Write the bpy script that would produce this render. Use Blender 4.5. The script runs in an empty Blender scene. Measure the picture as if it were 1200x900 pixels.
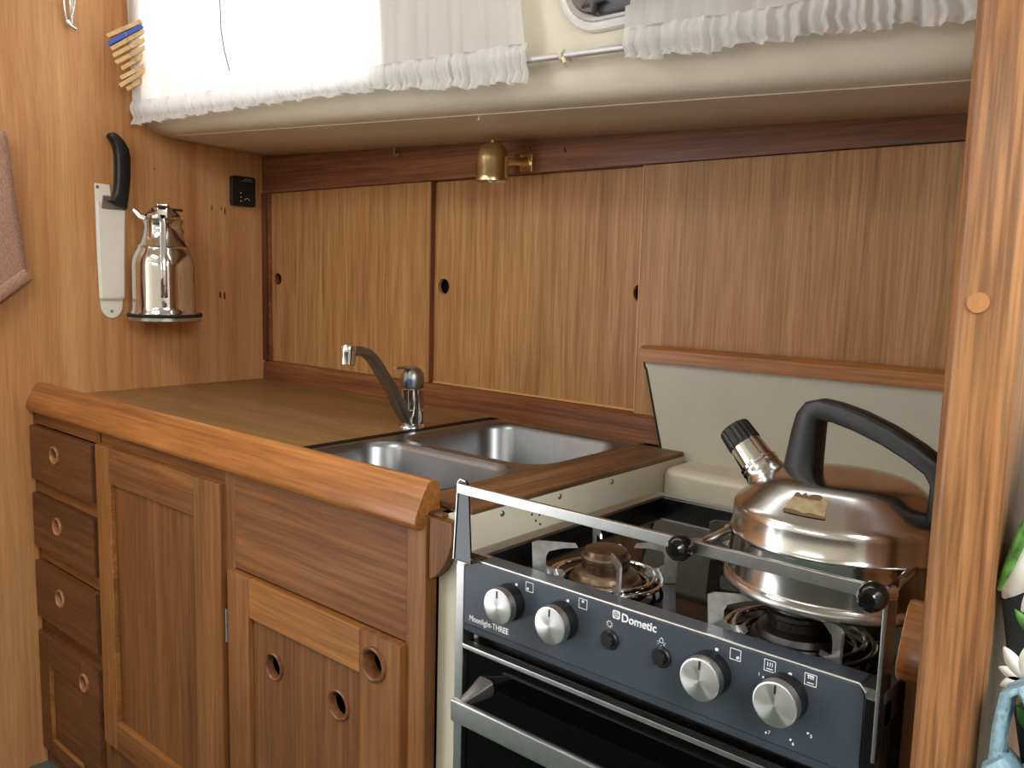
import bpy, bmesh, math, random
from mathutils import Vector, Matrix, Euler
random.seed(7)
PI = math.pi
scene = bpy.context.scene
COL = scene.collection

# ------------------------------------------------------------------ camera
cam_d = bpy.data.cameras.new('camera')
cam = bpy.data.objects.new('camera', cam_d); COL.objects.link(cam)
cam_d.sensor_fit = 'HORIZONTAL'; cam_d.sensor_width = 36.0; cam_d.lens = 1005.2 * 36 / 1200
cam_d.clip_start = 0.02
yaw, pitch, roll = (math.radians(v) for v in (40.703, 7.132, 1.487))
fw = Vector((-math.sin(yaw) * math.cos(pitch), math.cos(yaw) * math.cos(pitch), -math.sin(pitch)))
rt = fw.cross(Vector((0, 0, 1))).normalized(); up = rt.cross(fw)
r2 = rt * math.cos(roll) + up * math.sin(roll); u2 = -rt * math.sin(roll) + up * math.cos(roll)
cam.matrix_world = Matrix(((r2.x, u2.x, -fw.x, 2.084), (r2.y, u2.y, -fw.y, 0.0), (r2.z, u2.z, -fw.z, 1.18), (0, 0, 0, 1)))
scene.camera = cam

# ------------------------------------------------------------------ world, lights, exposure
scene.view_settings.view_transform = 'Standard'; scene.view_settings.look = 'None'
scene.view_settings.gamma = 1.0; scene.view_settings.use_curve_mapping = False
scene.view_settings.exposure = 0.12
w = bpy.data.worlds.new('sky'); scene.world = w; w.use_nodes = True
bg = w.node_tree.nodes['Background']; bg.inputs[0].default_value = (0.93, 0.97, 1.0, 1); bg.inputs[1].default_value = 4.2

def area(name, loc, target, sx, sy, power, color):
    d = bpy.data.lights.new(name, 'AREA'); d.shape = 'RECTANGLE'; d.size = sx; d.size_y = sy
    d.energy = power; d.color = color
    o = bpy.data.objects.new(name, d); COL.objects.link(o)
    o.location = loc
    o.rotation_euler = (Vector(target) - Vector(loc)).to_track_quat('-Z', 'Y').to_euler()
    return o
area('companionway_daylight', (2.95, -0.10, 1.90), (0.9, 0.55, 0.75), 0.75, 0.75, 24, (0.95, 0.98, 1.0))
area('opposite_side_fill', (1.3, -1.31, 1.62), (1.1, 1.0, 1.25), 1.3, 0.22, 6, (0.95, 0.98, 1.0))  # fill lamp added to brighten deck side and doors from out of view
area('skylight_daylight', (0.65, -0.10, 1.93), (0.65, -0.05, 0.5), 0.55, 0.35, 7, (0.95, 0.98, 1.0))

# ------------------------------------------------------------------ materials
MATS = {}
def newmat(name):
    m = bpy.data.materials.new(name); m.use_nodes = True
    return m, m.node_tree, m.node_tree.nodes['Principled BSDF']

def srgb(r, g, b):
    def c(v):
        v /= 255.0
        return v / 12.92 if v <= 0.04045 else ((v + 0.055) / 1.055) ** 2.4
    return (c(r), c(g), c(b), 1)

def plain(name, col, rough=0.5, metal=0.0, noise=0.06, nscale=30, bump=0.0, coat=0.0, spec=0.5):
    m, nt, p = newmat(name)
    n = nt.nodes.new('ShaderNodeTexNoise'); n.inputs['Scale'].default_value = nscale; n.inputs['Detail'].default_value = 4
    tc = nt.nodes.new('ShaderNodeTexCoord'); nt.links.new(tc.outputs['Object'], n.inputs['Vector'])
    r = nt.nodes.new('ShaderNodeValToRGB')
    r.color_ramp.elements[0].position = 0.3; r.color_ramp.elements[1].position = 0.7
    r.color_ramp.elements[0].color = (*[c * (1 - noise) for c in col[:3]], 1)
    r.color_ramp.elements[1].color = (*[min(1, c * (1 + noise)) for c in col[:3]], 1)
    nt.links.new(n.outputs['Fac'], r.inputs['Fac']); nt.links.new(r.outputs['Color'], p.inputs['Base Color'])
    p.inputs['Roughness'].default_value = rough; p.inputs['Metallic'].default_value = metal
    p.inputs['Coat Weight'].default_value = coat; p.inputs['Specular IOR Level'].default_value = spec
    if bump:
        b = nt.nodes.new('ShaderNodeBump'); b.inputs['Strength'].default_value = bump; b.inputs['Distance'].default_value = 0.002
        nt.links.new(n.outputs['Fac'], b.inputs['Height']); nt.links.new(b.outputs['Normal'], p.inputs['Normal'])
    MATS[name] = m
    return m

def wood(name, light, mid, dark, axis='z', rough=0.4, across=16, coat=0.0, bump=0.15, fine=1.0, warp=0.0, spec=0.35):
    """grain along axis; broad bands, narrow stripes and short pores"""
    m, nt, p = newmat(name); N = nt.nodes.new; L = nt.links.new
    tc = N('ShaderNodeTexCoord'); oi = N('ShaderNodeObjectInfo')
    off = N('ShaderNodeVectorMath'); off.operation = 'SCALE'; off.inputs[0].default_value = (13.7, 9.1, 17.3)
    L(oi.outputs['Random'], off.inputs['Scale'])
    add = N('ShaderNodeVectorMath'); add.operation = 'ADD'
    L(tc.outputs['Object'], add.inputs[0]); L(off.outputs[0], add.inputs[1])
    src = add.outputs[0]
    if warp:
        wn = N('ShaderNodeTexNoise'); wn.inputs['Scale'].default_value = 2.2; wn.inputs['Detail'].default_value = 1
        L(src, wn.inputs['Vector'])
        ws = N('ShaderNodeVectorMath'); ws.operation = 'SCALE'; ws.inputs['Scale'].default_value = warp
        L(wn.outputs['Color'], ws.inputs[0])
        wa = N('ShaderNodeVectorMath'); wa.operation = 'ADD'; L(src, wa.inputs[0]); L(ws.outputs[0], wa.inputs[1]); src = wa.outputs[0]
    def stretched(s_across, s_along, detail, rough_):
        mp = N('ShaderNodeMapping'); v = [s_across] * 3; v['xyz'.index(axis)] = s_along
        mp.inputs['Scale'].default_value = v; L(src, mp.inputs['Vector'])
        n = N('ShaderNodeTexNoise'); n.inputs['Scale'].default_value = 1; n.inputs['Detail'].default_value = detail
        n.inputs['Roughness'].default_value = rough_; L(mp.outputs[0], n.inputs['Vector'])
        return n
    a = stretched(across, across * 0.05, 3, 0.55)
    b = stretched(across * 5, across * 0.12, 3, 0.6)
    c = stretched(260, 9, 2, 0.5)
    mix = N('ShaderNodeMix'); mix.data_type = 'FLOAT'; mix.inputs[0].default_value = 0.45
    L(a.outputs['Fac'], mix.inputs[2]); L(b.outputs['Fac'], mix.inputs[3])
    ramp = N('ShaderNodeValToRGB'); e = ramp.color_ramp.elements
    e[0].position = 0.34; e[0].color = dark; e[1].position = 0.66; e[1].color = light
    k = ramp.color_ramp.elements.new(0.5); k.color = mid
    L(mix.outputs[0], ramp.inputs['Fac'])
    pr = N('ShaderNodeMapRange'); pr.inputs[1].default_value = 0.36; pr.inputs[2].default_value = 0.6
    pr.inputs[3].default_value = 1 - 0.32 * fine; pr.inputs[4].default_value = 1.0
    L(c.outputs['Fac'], pr.inputs[0])
    mul = N('ShaderNodeMix'); mul.data_type = 'RGBA'; mul.blend_type = 'MULTIPLY'; mul.inputs[0].default_value = 1
    L(ramp.outputs['Color'], mul.inputs[6]); L(pr.outputs[0], mul.inputs[7])
    L(mul.outputs[2], p.inputs['Base Color'])
    rr = N('ShaderNodeMapRange'); rr.inputs[3].default_value = rough + 0.08; rr.inputs[4].default_value = rough - 0.05
    L(c.outputs['Fac'], rr.inputs[0]); L(rr.outputs[0], p.inputs['Roughness'])
    p.inputs['Coat Weight'].default_value = coat; p.inputs['Coat Roughness'].default_value = 0.18
    p.inputs['Specular IOR Level'].default_value = spec
    bp = N('ShaderNodeBump'); bp.inputs['Strength'].default_value = bump; bp.inputs['Distance'].default_value = 0.001
    L(c.outputs['Fac'], bp.inputs['Height']); L(bp.outputs['Normal'], p.inputs['Normal'])
    MATS[name] = m
    return m

W_BULK = wood('bulkhead_teak', srgb(210, 158, 106), srgb(196, 140, 88), srgb(174, 114, 68), 'z', 0.45, 11, 0.08, 0.06, 0.4, 0.035)
W_BACK = wood('door_teak_veneer', srgb(196, 148, 94), srgb(180, 130, 78), srgb(154, 106, 60), 'z', 0.45, 46, 0.08, 0.1, 0.7)
W_CAB = wood('cabinet_mahogany', srgb(140, 92, 48), srgb(116, 73, 37), srgb(88, 53, 27), 'z', 0.45, 24, 0.04, 0.12, 0.8)
W_CABX = wood('cabinet_mahogany_across', srgb(150, 98, 50), srgb(124, 76, 37), srgb(90, 52, 26), 'x', 0.45, 18, 0.04, 0.12, 0.8, 0.02)
W_DRAWER = wood('drawer_dark_mahogany', srgb(122, 78, 43), srgb(102, 62, 34), srgb(78, 46, 25), 'x', 0.45, 18, 0.04, 0.12, 0.7, 0.02)
W_RAIL = wood('door_rail_teak', srgb(172, 118, 60), srgb(152, 98, 48), srgb(126, 78, 38), 'x', 0.42, 20, 0.05, 0.12, 0.8)
W_STILE = wood('door_stile_teak', srgb(158, 106, 56), srgb(136, 87, 44), srgb(106, 66, 33), 'z', 0.42, 20, 0.05, 0.12, 0.8)
W_NOSE = wood('nosing_varnished_teak', srgb(184, 122, 64), srgb(160, 100, 49), srgb(126, 74, 35), 'x', 0.3, 26, 0.3, 0.12, 0.8)
W_TRIM = wood('trim_mahogany', srgb(152, 98, 66), srgb(128, 78, 52), srgb(96, 56, 38), 'x', 0.4, 20, 0.15, 0.12, 0.9)
W_TRIMZ = wood('trim_mahogany_upright', srgb(140, 82, 54), srgb(112, 64, 42), srgb(84, 44, 30), 'z', 0.4, 20, 0.15, 0.12, 0.9)
W_SILL = wood('sill_mahogany', srgb(156, 100, 60), srgb(132, 80, 46), srgb(100, 58, 34), 'x', 0.4, 24, 0.12, 0.12, 0.9)
W_POST = wood('post_teak', srgb(186, 134, 88), srgb(164, 112, 69), srgb(128, 82, 50), 'z', 0.4, 30, 0.12, 0.2, 1.4)
W_TOP = wood('worktop_wood_print_laminate', srgb(158, 124, 82), srgb(142, 108, 68), srgb(122, 90, 54), 'x', 0.34, 22, 0.0, 0.05, 0.7)
W_BAR = wood('strip_teak', srgb(152, 112, 72), srgb(122, 84, 52), srgb(80, 54, 34), 'y', 0.45, 40, 0.0, 0.12, 1.0)
W_CAP = wood('cap_teak', srgb(196, 138, 80), srgb(178, 114, 60), srgb(148, 88, 44), 'x', 0.36, 26, 0.15, 0.12, 0.8)
W_PEG = wood('peg_beech', srgb(226, 192, 140), srgb(214, 176, 122), srgb(196, 154, 100), 'y', 0.6, 60, 0, 0.1, 0.5)
W_RING2 = wood('dark_turned_ring', srgb(136, 88, 56), srgb(112, 70, 44), srgb(86, 52, 32), 'x', 0.32, 40, 0.3, 0.1, 0.6)
W_RING = wood('turned_ring_teak', srgb(186, 132, 88), srgb(164, 108, 68), srgb(134, 84, 52), 'x', 0.32, 40, 0.3, 0.1, 0.6)
CREAM = plain('cream_headliner', srgb(226, 216, 196), 0.5, 0, 0.02, 8, 0.03)
RECESS = plain('cream_gelcoat', srgb(214, 208, 186), 0.38, 0, 0.05, 9)
SPLASH = plain('pale_grey_laminate', srgb(190, 186, 168), 0.45, 0, 0.03, 12)
WHITE = plain('white_paint', srgb(232, 230, 224), 0.5, 0, 0.02)
BLACKP = plain('black_plastic', srgb(18, 18, 19), 0.4, 0, 0.1, 60)
GLOSSB = plain('glossy_black_bakelite', srgb(10, 10, 10), 0.1, 0, 0.0)
RUBBER = plain('black_rubber', srgb(22, 22, 22), 0.7)
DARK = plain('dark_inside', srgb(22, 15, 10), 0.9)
PANEL = plain('slate_grey_enamel', srgb(62, 69, 78), 0.34, 0, 0.03, 20)
GLASS_B = plain('black_glass', srgb(7, 7, 8), 0.05, 0, 0.0, spec=0.12)
BLACKE = plain('black_enamel', srgb(14, 14, 15), 0.25, 0, 0.05, 40, spec=0.4)
PRINT = plain('white_print', srgb(235, 235, 235), 0.5, 0, 0.0)
INK = plain('black_print', srgb(15, 15, 15), 0.5, 0, 0.0)
STEEL = plain('brushed_steel', (0.52, 0.515, 0.50, 1), 0.3, 1.0, 0.06, 90)
SINKM = plain('satin_sink_steel', (0.27, 0.275, 0.28, 1), 0.34, 1.0, 0.05, 40)
CHROME = plain('polished_chrome', (0.68, 0.68, 0.685, 1), 0.07, 1.0, 0.01)
KETTLE = plain('polished_kettle_steel', (0.56, 0.55, 0.535, 1), 0.19, 1.0, 0.08, 14)
DULL = plain('dull_grey_steel', (0.36, 0.35, 0.34, 1), 0.42, 1.0, 0.1, 60)
GREYM = plain('worn_chrome_spout', (0.30, 0.29, 0.28, 1), 0.38, 1.0, 0.1, 60)
DARKM = plain('shaded_burner_metal', (0.10, 0.095, 0.09, 1), 0.4, 1.0, 0.2, 80)  # burner metal darkened to carry the shade around the kettle
GRATE = plain('worn_enamelled_steel', (0.5, 0.49, 0.47, 1), 0.38, 0.9, 0.2, 120)
BRASS = plain('brass', (0.86, 0.69, 0.36, 1), 0.29, 1.0, 0.08, 60)
BURNB = plain('heat_browned_brass', (0.20, 0.135, 0.085, 1), 0.36, 1.0, 0.2, 120)
SHEATHM = plain('off_white_plastic', srgb(226, 218, 204), 0.42, 0, 0.02)
BLUE = plain('blue_plastic', srgb(52, 84, 176), 0.45)
TOWEL = plain('brown_towelling', srgb(172, 132, 112), 0.95, 0, 0.25, 260, 1.0)
TEAL = plain('teal_carpet', srgb(78, 88, 82), 0.95, 0, 0.2, 200, 0.5)
BULB = plain('white_bulb', srgb(240, 236, 228), 0.3)
ROD = plain('grey_rod', srgb(196, 192, 190), 0.35, 0.3, 0.02)
DGREY = plain('dark_grey_plastic', srgb(70, 70, 74), 0.45)
STICK = plain('worn_gold_sticker', srgb(150, 132, 96), 0.5, 0.2, 0.25, 160)
BROWNP = plain('brown_sticker_residue', srgb(96, 70, 44), 0.7)
SETTEE = plain('grey_settee_fabric', srgb(92, 88, 84), 0.9, 0, 0.1, 60)
CLOTHB = plain('pale_blue_towelling', srgb(142, 172, 184), 0.95, 0, 0.18, 200, 0.8)
BAGM = plain('black_print_cloth', srgb(24, 26, 26), 0.4, 0, 0.2, 40)
PETAL = plain('white_petal_print', srgb(232, 226, 214), 0.5, 0, 0.08, 60)
PETAL2 = plain('yellow_petal_print', srgb(226, 178, 96), 0.5, 0, 0.1, 60)
LEAF = plain('green_leaf_print', srgb(74, 122, 48), 0.5, 0, 0.55, 120)
STAIN = plain('dark_timber_mark', srgb(70, 40, 24), 0.6)
PLUGD = plain('teak_plug', srgb(184, 126, 76), 0.4, 0, 0.12, 200)
PLUGM = plain('pale_teak_plug', srgb(206, 150, 92), 0.35)
STEELW = plain('stainless_utensil', (0.7, 0.7, 0.7, 1), 0.2, 1.0)
CAULK = plain('dark_worn_edging', srgb(26, 22, 19), 0.65, 0, 0.4, 120, spec=0.1)
CREAMROPE = plain('cream_plastic_hook', srgb(228, 216, 186), 0.5)
SCREW = plain('screw_steel', (0.35, 0.34, 0.32, 1), 0.45, 1.0)

def knob_metal():
    """spun aluminium knob face: eight-fold radial sheen"""
    m, nt, p = newmat('spun_aluminium')
    p.inputs['Base Color'].default_value = (0.78, 0.77, 0.75, 1); p.inputs['Metallic'].default_value = 1
    p.inputs['Roughness'].default_value = 0.36; p.inputs['Anisotropic'].default_value = 0.85
    t = nt.nodes.new('ShaderNodeTangent'); t.direction_type = 'RADIAL'; t.axis = 'Y'
    nt.links.new(t.outputs[0], p.inputs['Tangent'])
    return m
KNOBM = knob_metal()

def curtain_mat(name, col, tr, alpha):
    m, nt, p = newmat(name); N = nt.nodes.new
    out = nt.nodes['Material Output']
    d = N('ShaderNodeBsdfDiffuse'); d.inputs[0].default_value = col
    t = N('ShaderNodeBsdfTranslucent'); t.inputs[0].default_value = col
    mx = N('ShaderNodeMixShader'); mx.inputs[0].default_value = tr
    nt.links.new(d.outputs[0], mx.inputs[1]); nt.links.new(t.outputs[0], mx.inputs[2])
    tp = N('ShaderNodeBsdfTransparent'); m2 = N('ShaderNodeMixShader'); m2.inputs[0].default_value = alpha
    nt.links.new(mx.outputs[0], m2.inputs[1]); nt.links.new(tp.outputs[0], m2.inputs[2])
    nt.links.new(m2.outputs[0], out.inputs[0]); nt.nodes.remove(p)
    return m
CURTAIN = curtain_mat('sheer_white_linen', (0.86, 0.85, 0.83, 1), 0.5, 0.1)
HEM = curtain_mat('doubled_white_linen', (0.86, 0.85, 0.83, 1), 0.4, 0.02)

def glass_mat():
    m, nt, p = newmat('window_glass'); N = nt.nodes.new
    out = nt.nodes['Material Output']
    t = N('ShaderNodeBsdfTransparent'); g = N('ShaderNodeBsdfGlossy'); g.inputs['Roughness'].default_value = 0.03
    mx = N('ShaderNodeMixShader'); mx.inputs[0].default_value = 0.06
    nt.links.new(t.outputs[0], mx.inputs[1]); nt.links.new(g.outputs[0], mx.inputs[2]); nt.links.new(mx.outputs[0], out.inputs[0])
    nt.nodes.remove(p)
    return m
PANE = glass_mat()

# ------------------------------------------------------------------ mesh helpers (all coordinates are world metres)
def bm_new(): return bmesh.new()

def box(bm, x0, x1, y0, y1, z0, z1, bev=0.0, seg=2):
    vs = [bm.verts.new(p) for p in ((x0, y0, z0), (x1, y0, z0), (x1, y1, z0), (x0, y1, z0), (x0, y0, z1), (x1, y0, z1), (x1, y1, z1), (x0, y1, z1))]
    fs = [bm.faces.new([vs[i] for i in q]) for q in ((3, 2, 1, 0), (4, 5, 6, 7), (0, 1, 5, 4), (1, 2, 6, 5), (2, 3, 7, 6), (3, 0, 4, 7))]
    if bev > 0:
        es = list({e for f in fs for e in f.edges})
        bmesh.ops.bevel(bm, geom=es, offset=bev, segments=seg, profile=0.5, affect='EDGES')
    return bm

def prism(bm, pts, a, b, plane, bev=0.0):
    """closed 2-D outline extruded between a and b; plane 'xz' (along y), 'yz' (along x), 'xy' (along z)"""
    def P(u, v, t): return {'xz': (u, t, v), 'yz': (t, u, v), 'xy': (u, v, t)}[plane]
    A = [bm.verts.new(P(u, v, a)) for u, v in pts]; B = [bm.verts.new(P(u, v, b)) for u, v in pts]
    n = len(pts); fs = [bm.faces.new(A), bm.faces.new(B[::-1])]
    for i in range(n): fs.append(bm.faces.new((A[i], B[i], B[(i + 1) % n], A[(i + 1) % n])))
    bmesh.ops.recalc_face_normals(bm, faces=fs)
    if bev:
        es = [e for e in fs[0].edges] + [e for e in fs[1].edges]
        bmesh.ops.bevel(bm, geom=es, offset=bev, segments=2, profile=0.5, affect='EDGES')
    return bm

def frame_of(d):
    d = Vector(d).normalized()
    a = Vector((0, 0, 1)) if abs(d.z) < 0.9 else Vector((1, 0, 0))
    u = d.cross(a).normalized(); v = d.cross(u).normalized()
    return d, u, v

def tube(bm, pts, r, n=12, flat=None, caps=True):
    """round (or flattened) bar along a polyline; r may be a list. flat=(ru, rv, up)"""
    pts = [Vector(p) for p in pts]; rings = []
    pu = None
    for i, p in enumerate(pts):
        d = (pts[min(i + 1, len(pts) - 1)] - pts[max(i - 1, 0)]).normalized()
        if flat:
            ru, rv = (flat[0], flat[1])
            if len(flat) > 3:   # flat[2] is the sideways direction itself
                u = Vector(flat[2]); u = (u - d * u.dot(d)).normalized(); v = u.cross(d).normalized()
            else:
                u = d.cross(Vector(flat[2])).normalized(); v = u.cross(d).normalized()
            if isinstance(ru, (list, tuple)): ru = ru[i]
            if isinstance(rv, (list, tuple)): rv = rv[i]
        else:
            if pu is None: _, u, v = frame_of(d)
            else:
                u = (pu - d * pu.dot(d)).normalized(); v = d.cross(u).normalized()
            pu = u; ru = rv = r[i] if isinstance(r, (list, tuple)) else r
        ring = []
        for k in range(n):
            t = 2 * PI * k / n; ct, st = math.cos(t), math.sin(t)
            if flat:  # squarish section
                ct = math.copysign(abs(ct) ** 0.6, ct); st = math.copysign(abs(st) ** 0.6, st)
            ring.append(bm.verts.new(p + u * ru * ct + v * rv * st))
        rings.append(ring)
    for a, b in zip(rings, rings[1:]):
        for k in range(n): bm.faces.new((a[k], a[(k + 1) % n], b[(k + 1) % n], b[k]))
    if caps:
        bm.faces.new(rings[0][::-1]); bm.faces.new(rings[-1])
    bmesh.ops.recalc_face_normals(bm, faces=bm.faces[:])
    return bm

def lathe(bm, prof, origin=(0, 0, 0), axis=(0, 0, 1), n=48):
    """prof: (radius, height) pairs along axis"""
    d, u, v = frame_of(axis); o = Vector(origin); rings = []
    for r, h in prof:
        if r < 1e-6: rings.append([bm.verts.new(o + d * h)])
        else: rings.append([bm.verts.new(o + d * h + (u * math.cos(2 * PI * k / n) + v * math.sin(2 * PI * k / n)) * r) for k in range(n)])
    for a, b in zip(rings, rings[1:]):
        for k in range(n):
            k2 = (k + 1) % n
            if len(a) == 1 and len(b) == 1: continue
            if len(a) == 1: bm.faces.new((a[0], b[k], b[k2]))
            elif len(b) == 1: bm.faces.new((a[k], b[0], a[k2]))
            else: bm.faces.new((a[k], b[k], b[k2], a[k2]))
    bmesh.ops.recalc_face_normals(bm, faces=bm.faces[:])
    return bm

def torus(bm, c, R, r, axis=(0, 0, 1), n=40, m=10, a0=0, a1=2 * PI):
    d, u, v = frame_of(axis); c = Vector(c)
    full = abs(a1 - a0 - 2 * PI) < 1e-6; cnt = n if full else n + 1; rings = []
    for i in range(cnt):
        t = a0 + (a1 - a0) * i / n; e = u * math.cos(t) + v * math.sin(t)
        rings.append([bm.verts.new(c + e * (R + r * math.cos(2 * PI * k / m)) + d * r * math.sin(2 * PI * k / m)) for k in range(m)])
    for i in range(n):
        a = rings[i]; b = rings[(i + 1) % cnt]
        for k in range(m): bm.faces.new((a[k], a[(k + 1) % m], b[(k + 1) % m], b[k]))
    bmesh.ops.recalc_face_normals(bm, faces=bm.faces[:])
    return bm

def rrect(x0, x1, y0, y1, r, n=6):
    pts = []
    for cx, cy, a in ((x1 - r, y1 - r, 0), (x0 + r, y1 - r, 90), (x0 + r, y0 + r, 180), (x1 - r, y0 + r, 270)):
        for i in range(n + 1):
            t = math.radians(a + 90 * i / n); pts.append((cx + r * math.cos(t), cy + r * math.sin(t)))
    return pts

def obj(name, bm, mat, parent=None, smooth=35, origin=None):
    """link one mesh object; mesh kept relative to the thing's base (or to its own middle)"""
    me = bpy.data.meshes.new(name)
    if parent is not None:
        top = parent
        o = Vector((0, 0, 0))
        while top is not None:
            o += Vector(top.location); top = top.parent
    elif origin is not None: o = Vector(origin)
    else:
        vs = [v.co for v in bm.verts]
        o = Vector((sum(v.x for v in vs) / len(vs), sum(v.y for v in vs) / len(vs), min(v.z for v in vs)))
    for v in bm.verts: v.co -= o
    bm.to_mesh(me); bm.free()
    if smooth:
        me.shade_smooth() if hasattr(me, 'shade_smooth') else [setattr(p, 'use_smooth', True) for p in me.polygons]
        me.set_sharp_from_angle(angle=math.radians(smooth))
    me.materials.append(mat)
    ob = bpy.data.objects.new(name, me); COL.objects.link(ob)
    if 0 < smooth <= 40:
        wnm = ob.modifiers.new('even_faces', 'WEIGHTED_NORMAL'); wnm.keep_sharp = True; wnm.weight = 90
    if parent is not None: ob.parent = parent
    else: ob.location = o
    return ob

def thing(name, label, cat, loc, group=None):
    o = bpy.data.objects.new(name, None); COL.objects.link(o); o.location = loc; o.empty_display_size = 0.05
    tag(o, label, cat, group); return o
def tag(o, label, cat, group=None):
    o['label'] = label; o['category'] = cat
    if group: o['group'] = group
    return o
def struct(name, bm, mat, parent=None, smooth=35):
    o = obj(name, bm, mat, parent, smooth)
    if parent is None: o['kind'] = 'structure'
    return o
def copy_tree(o, parent=None):
    c = o.copy(); COL.objects.link(c)
    if parent is not None: c.parent = parent
    for ch in list(o.children): copy_tree(ch, c)
    return c
def B(*a, **k): return box(bm_new(), *a, **k)

def text(name, s, loc, size, mat, parent, rot=(PI / 2, 0, 0), align='LEFT', shear=0.0, sx=1.0, ext=0.0004, bold=0.0):
    cu = bpy.data.curves.new(name + '_curve', 'FONT'); cu.body = s; cu.size = size; cu.align_x = align; cu.align_y = 'CENTER'
    cu.shear = shear; cu.extrude = ext; cu.offset = bold; cu.resolution_u = 3
    t = bpy.data.objects.new(name + '_tmp', cu); COL.objects.link(t)
    bpy.context.view_layer.update()
    me = bpy.data.meshes.new_from_object(t.evaluated_get(bpy.context.evaluated_depsgraph_get()))
    bpy.data.objects.remove(t)
    Mx = Matrix.Translation(Vector(loc)) @ Euler(rot).to_matrix().to_4x4() @ Matrix.Diagonal((sx, 1, 1, 1))
    bm = bm_new(); bm.from_mesh(me); bmesh.ops.transform(bm, matrix=Mx, verts=bm.verts[:])
    bpy.data.meshes.remove(me)
    return obj(name, bm, mat, parent, smooth=0)

# ================================================================== THE SETTING
XR = 1.957          # right bulkhead, right face
struct('floor', B(-0.05, 3.4, -1.4, 1.6, -0.05, 0.0), TEAL)
wl = struct('wall_left', B(-0.03, 0.0, -0.4, 1.6, 0.0, 1.95), W_BULK)
struct('wall_rear', B(-0.05, 3.4, -1.40, -1.36, 0.0, 0.95), SETTEE)
struct('wall_rear_upper', B(-0.05, 3.4, -1.40, -1.34, 0.95, 1.95), CREAM)
bm = bm_new()
for q in ((0.55, 2.05, 1.72, 1.76), (0.55, 2.05, 1.48, 1.52), (0.55, 0.59, 1.52, 1.72), (2.01, 2.05, 1.52, 1.72)): box(bm, q[0], q[1], -1.342, -1.325, q[2], q[3], 0.003)
wn3 = struct('added_window_frame', bm, WHITE); obj('pane', B(0.59, 2.01, -1.339, -1.336, 1.52, 1.72), PANE, wn3)  # unseen window frame added round the fill lamp on the uncut wall
struct('wall_aft', B(3.36, 3.4, -1.36, 1.6, 0.0, 1.95), CREAM)
struct('wall_hull', B(0.0, XR, 1.42, 1.46, 0.0, 1.60), WHITE)
struct('wall_outboard_aft', B(XR - 0.006, 3.4, 1.56, 1.60, 0.0, 1.95), CREAM)
# ceiling with two open hatches
bm = bm_new()
xs = [-0.05, 0.35, 0.95, 1.93, 2.60, 3.25, 3.4]; ys = [-1.40, -0.80, -0.30, 0.10, 0.9, 1.6]
holes = {(1, 2), (4, 1), (4, 2), (4, 3)}
for i in range(6):
    for j in range(5):
        if (i, j) in holes: continue
        if ys[j] >= 0.9 and xs[i] < 1.9: continue
        box(bm, xs[i], xs[i + 1], ys[j], ys[j + 1], 1.95, 1.98)
bmesh.ops.remove_doubles(bm, verts=bm.verts[:], dist=1e-5)
struct('ceiling', bm, CREAM)

# cabin side and side-deck underside: a profile swept along x, with the window cut out
PROF = [(0.990, 1.97), (0.993, 1.85), (1.000, 1.75), (1.008, 1.67), (1.017, 1.563), (1.0245, 1.548), (1.030, 1.532), (1.038, 1.517), (1.048, 1.508), (1.062, 1.5035), (1.0785, 1.5017), (1.0795, 1.5003), (1.20, 1.494), (1.42, 1.484)]
def slope_at(y): return -0.05 + 0.017 * max(0, min(1, (y - 1.08) / 0.29))
WX0, WX1 = 0.075, 0.905
PX0, PX1 = 1.31, 1.62
xsamp = [0.0, WX0] + [WX0 + (WX1 - WX0) * i / 6 for i in range(1, 7)] + [1.1, PX0, PX1, 1.75, XR]
bm = bm_new(); grid = []
for x in xsamp:
    grid.append([bm.verts.new((x, y, z + (slope_at(y) * x if z < 1.9 else 0))) for y, z in PROF])
for i in range(len(xsamp) - 1):
    for j in range(len(PROF) - 1):
        x = (xsamp[i] + xsamp[i + 1]) / 2
        if WX0 < x < WX1 and 1 <= j <= 3: continue
        bm.faces.new((grid[i][j], grid[i][j + 1], grid[i + 1][j + 1], grid[i + 1][j]))
bmesh.ops.recalc_face_normals(bm, faces=bm.faces[:])
ws = struct('wall_cabin_side', bm, CREAM, smooth=42)
sm = ws.modifiers.new('thickness', 'SOLIDIFY'); sm.thickness = 0.02; sm.offset = -1 if False else 1
def side_y(z0):  # cabin side y for a height already reduced to x = 0
    for (ya, za), (yb, zb) in zip(PROF, PROF[1:]):
        if zb <= z0 <= za: return ya + (yb - ya) * (za - z0) / (za - zb)
    return PROF[0][0]

def window_unit(name, x0, x1, mat_frame):
    zt, zb = 1.845, 1.566
    def P(x, z0, dy=0): return Vector((x, side_y(z0) + dy, z0 - 0.05 * x))
    loop = [P(x, z) for x, z in rrect(x0 - 0.004, x1 + 0.004, zb - 0.004, zt + 0.004, 0.03)]
    bm = bm_new(); tube(bm, loop + [loop[0]], 0.008, 8, caps=False)
    wn = struct(name, bm, mat_frame)
    bm = bm_new()
    pts = rrect(x0, x1, zb, zt, 0.03)
    A = [bm.verts.new(P(x, z, 0.004)) for x, z in pts]; Bv = [bm.verts.new(P(x, z, 0.008)) for x, z in pts]
    bm.faces.new(A); bm.faces.new(Bv[::-1])
    for i in range(len(pts)): bm.faces.new((A[i], A[(i + 1) % len(A)], Bv[(i + 1) % len(A)], Bv[i]))
    obj('pane', bm, PANE, wn, 0)
window_unit('window_1', WX0, WX1, WHITE)

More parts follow.
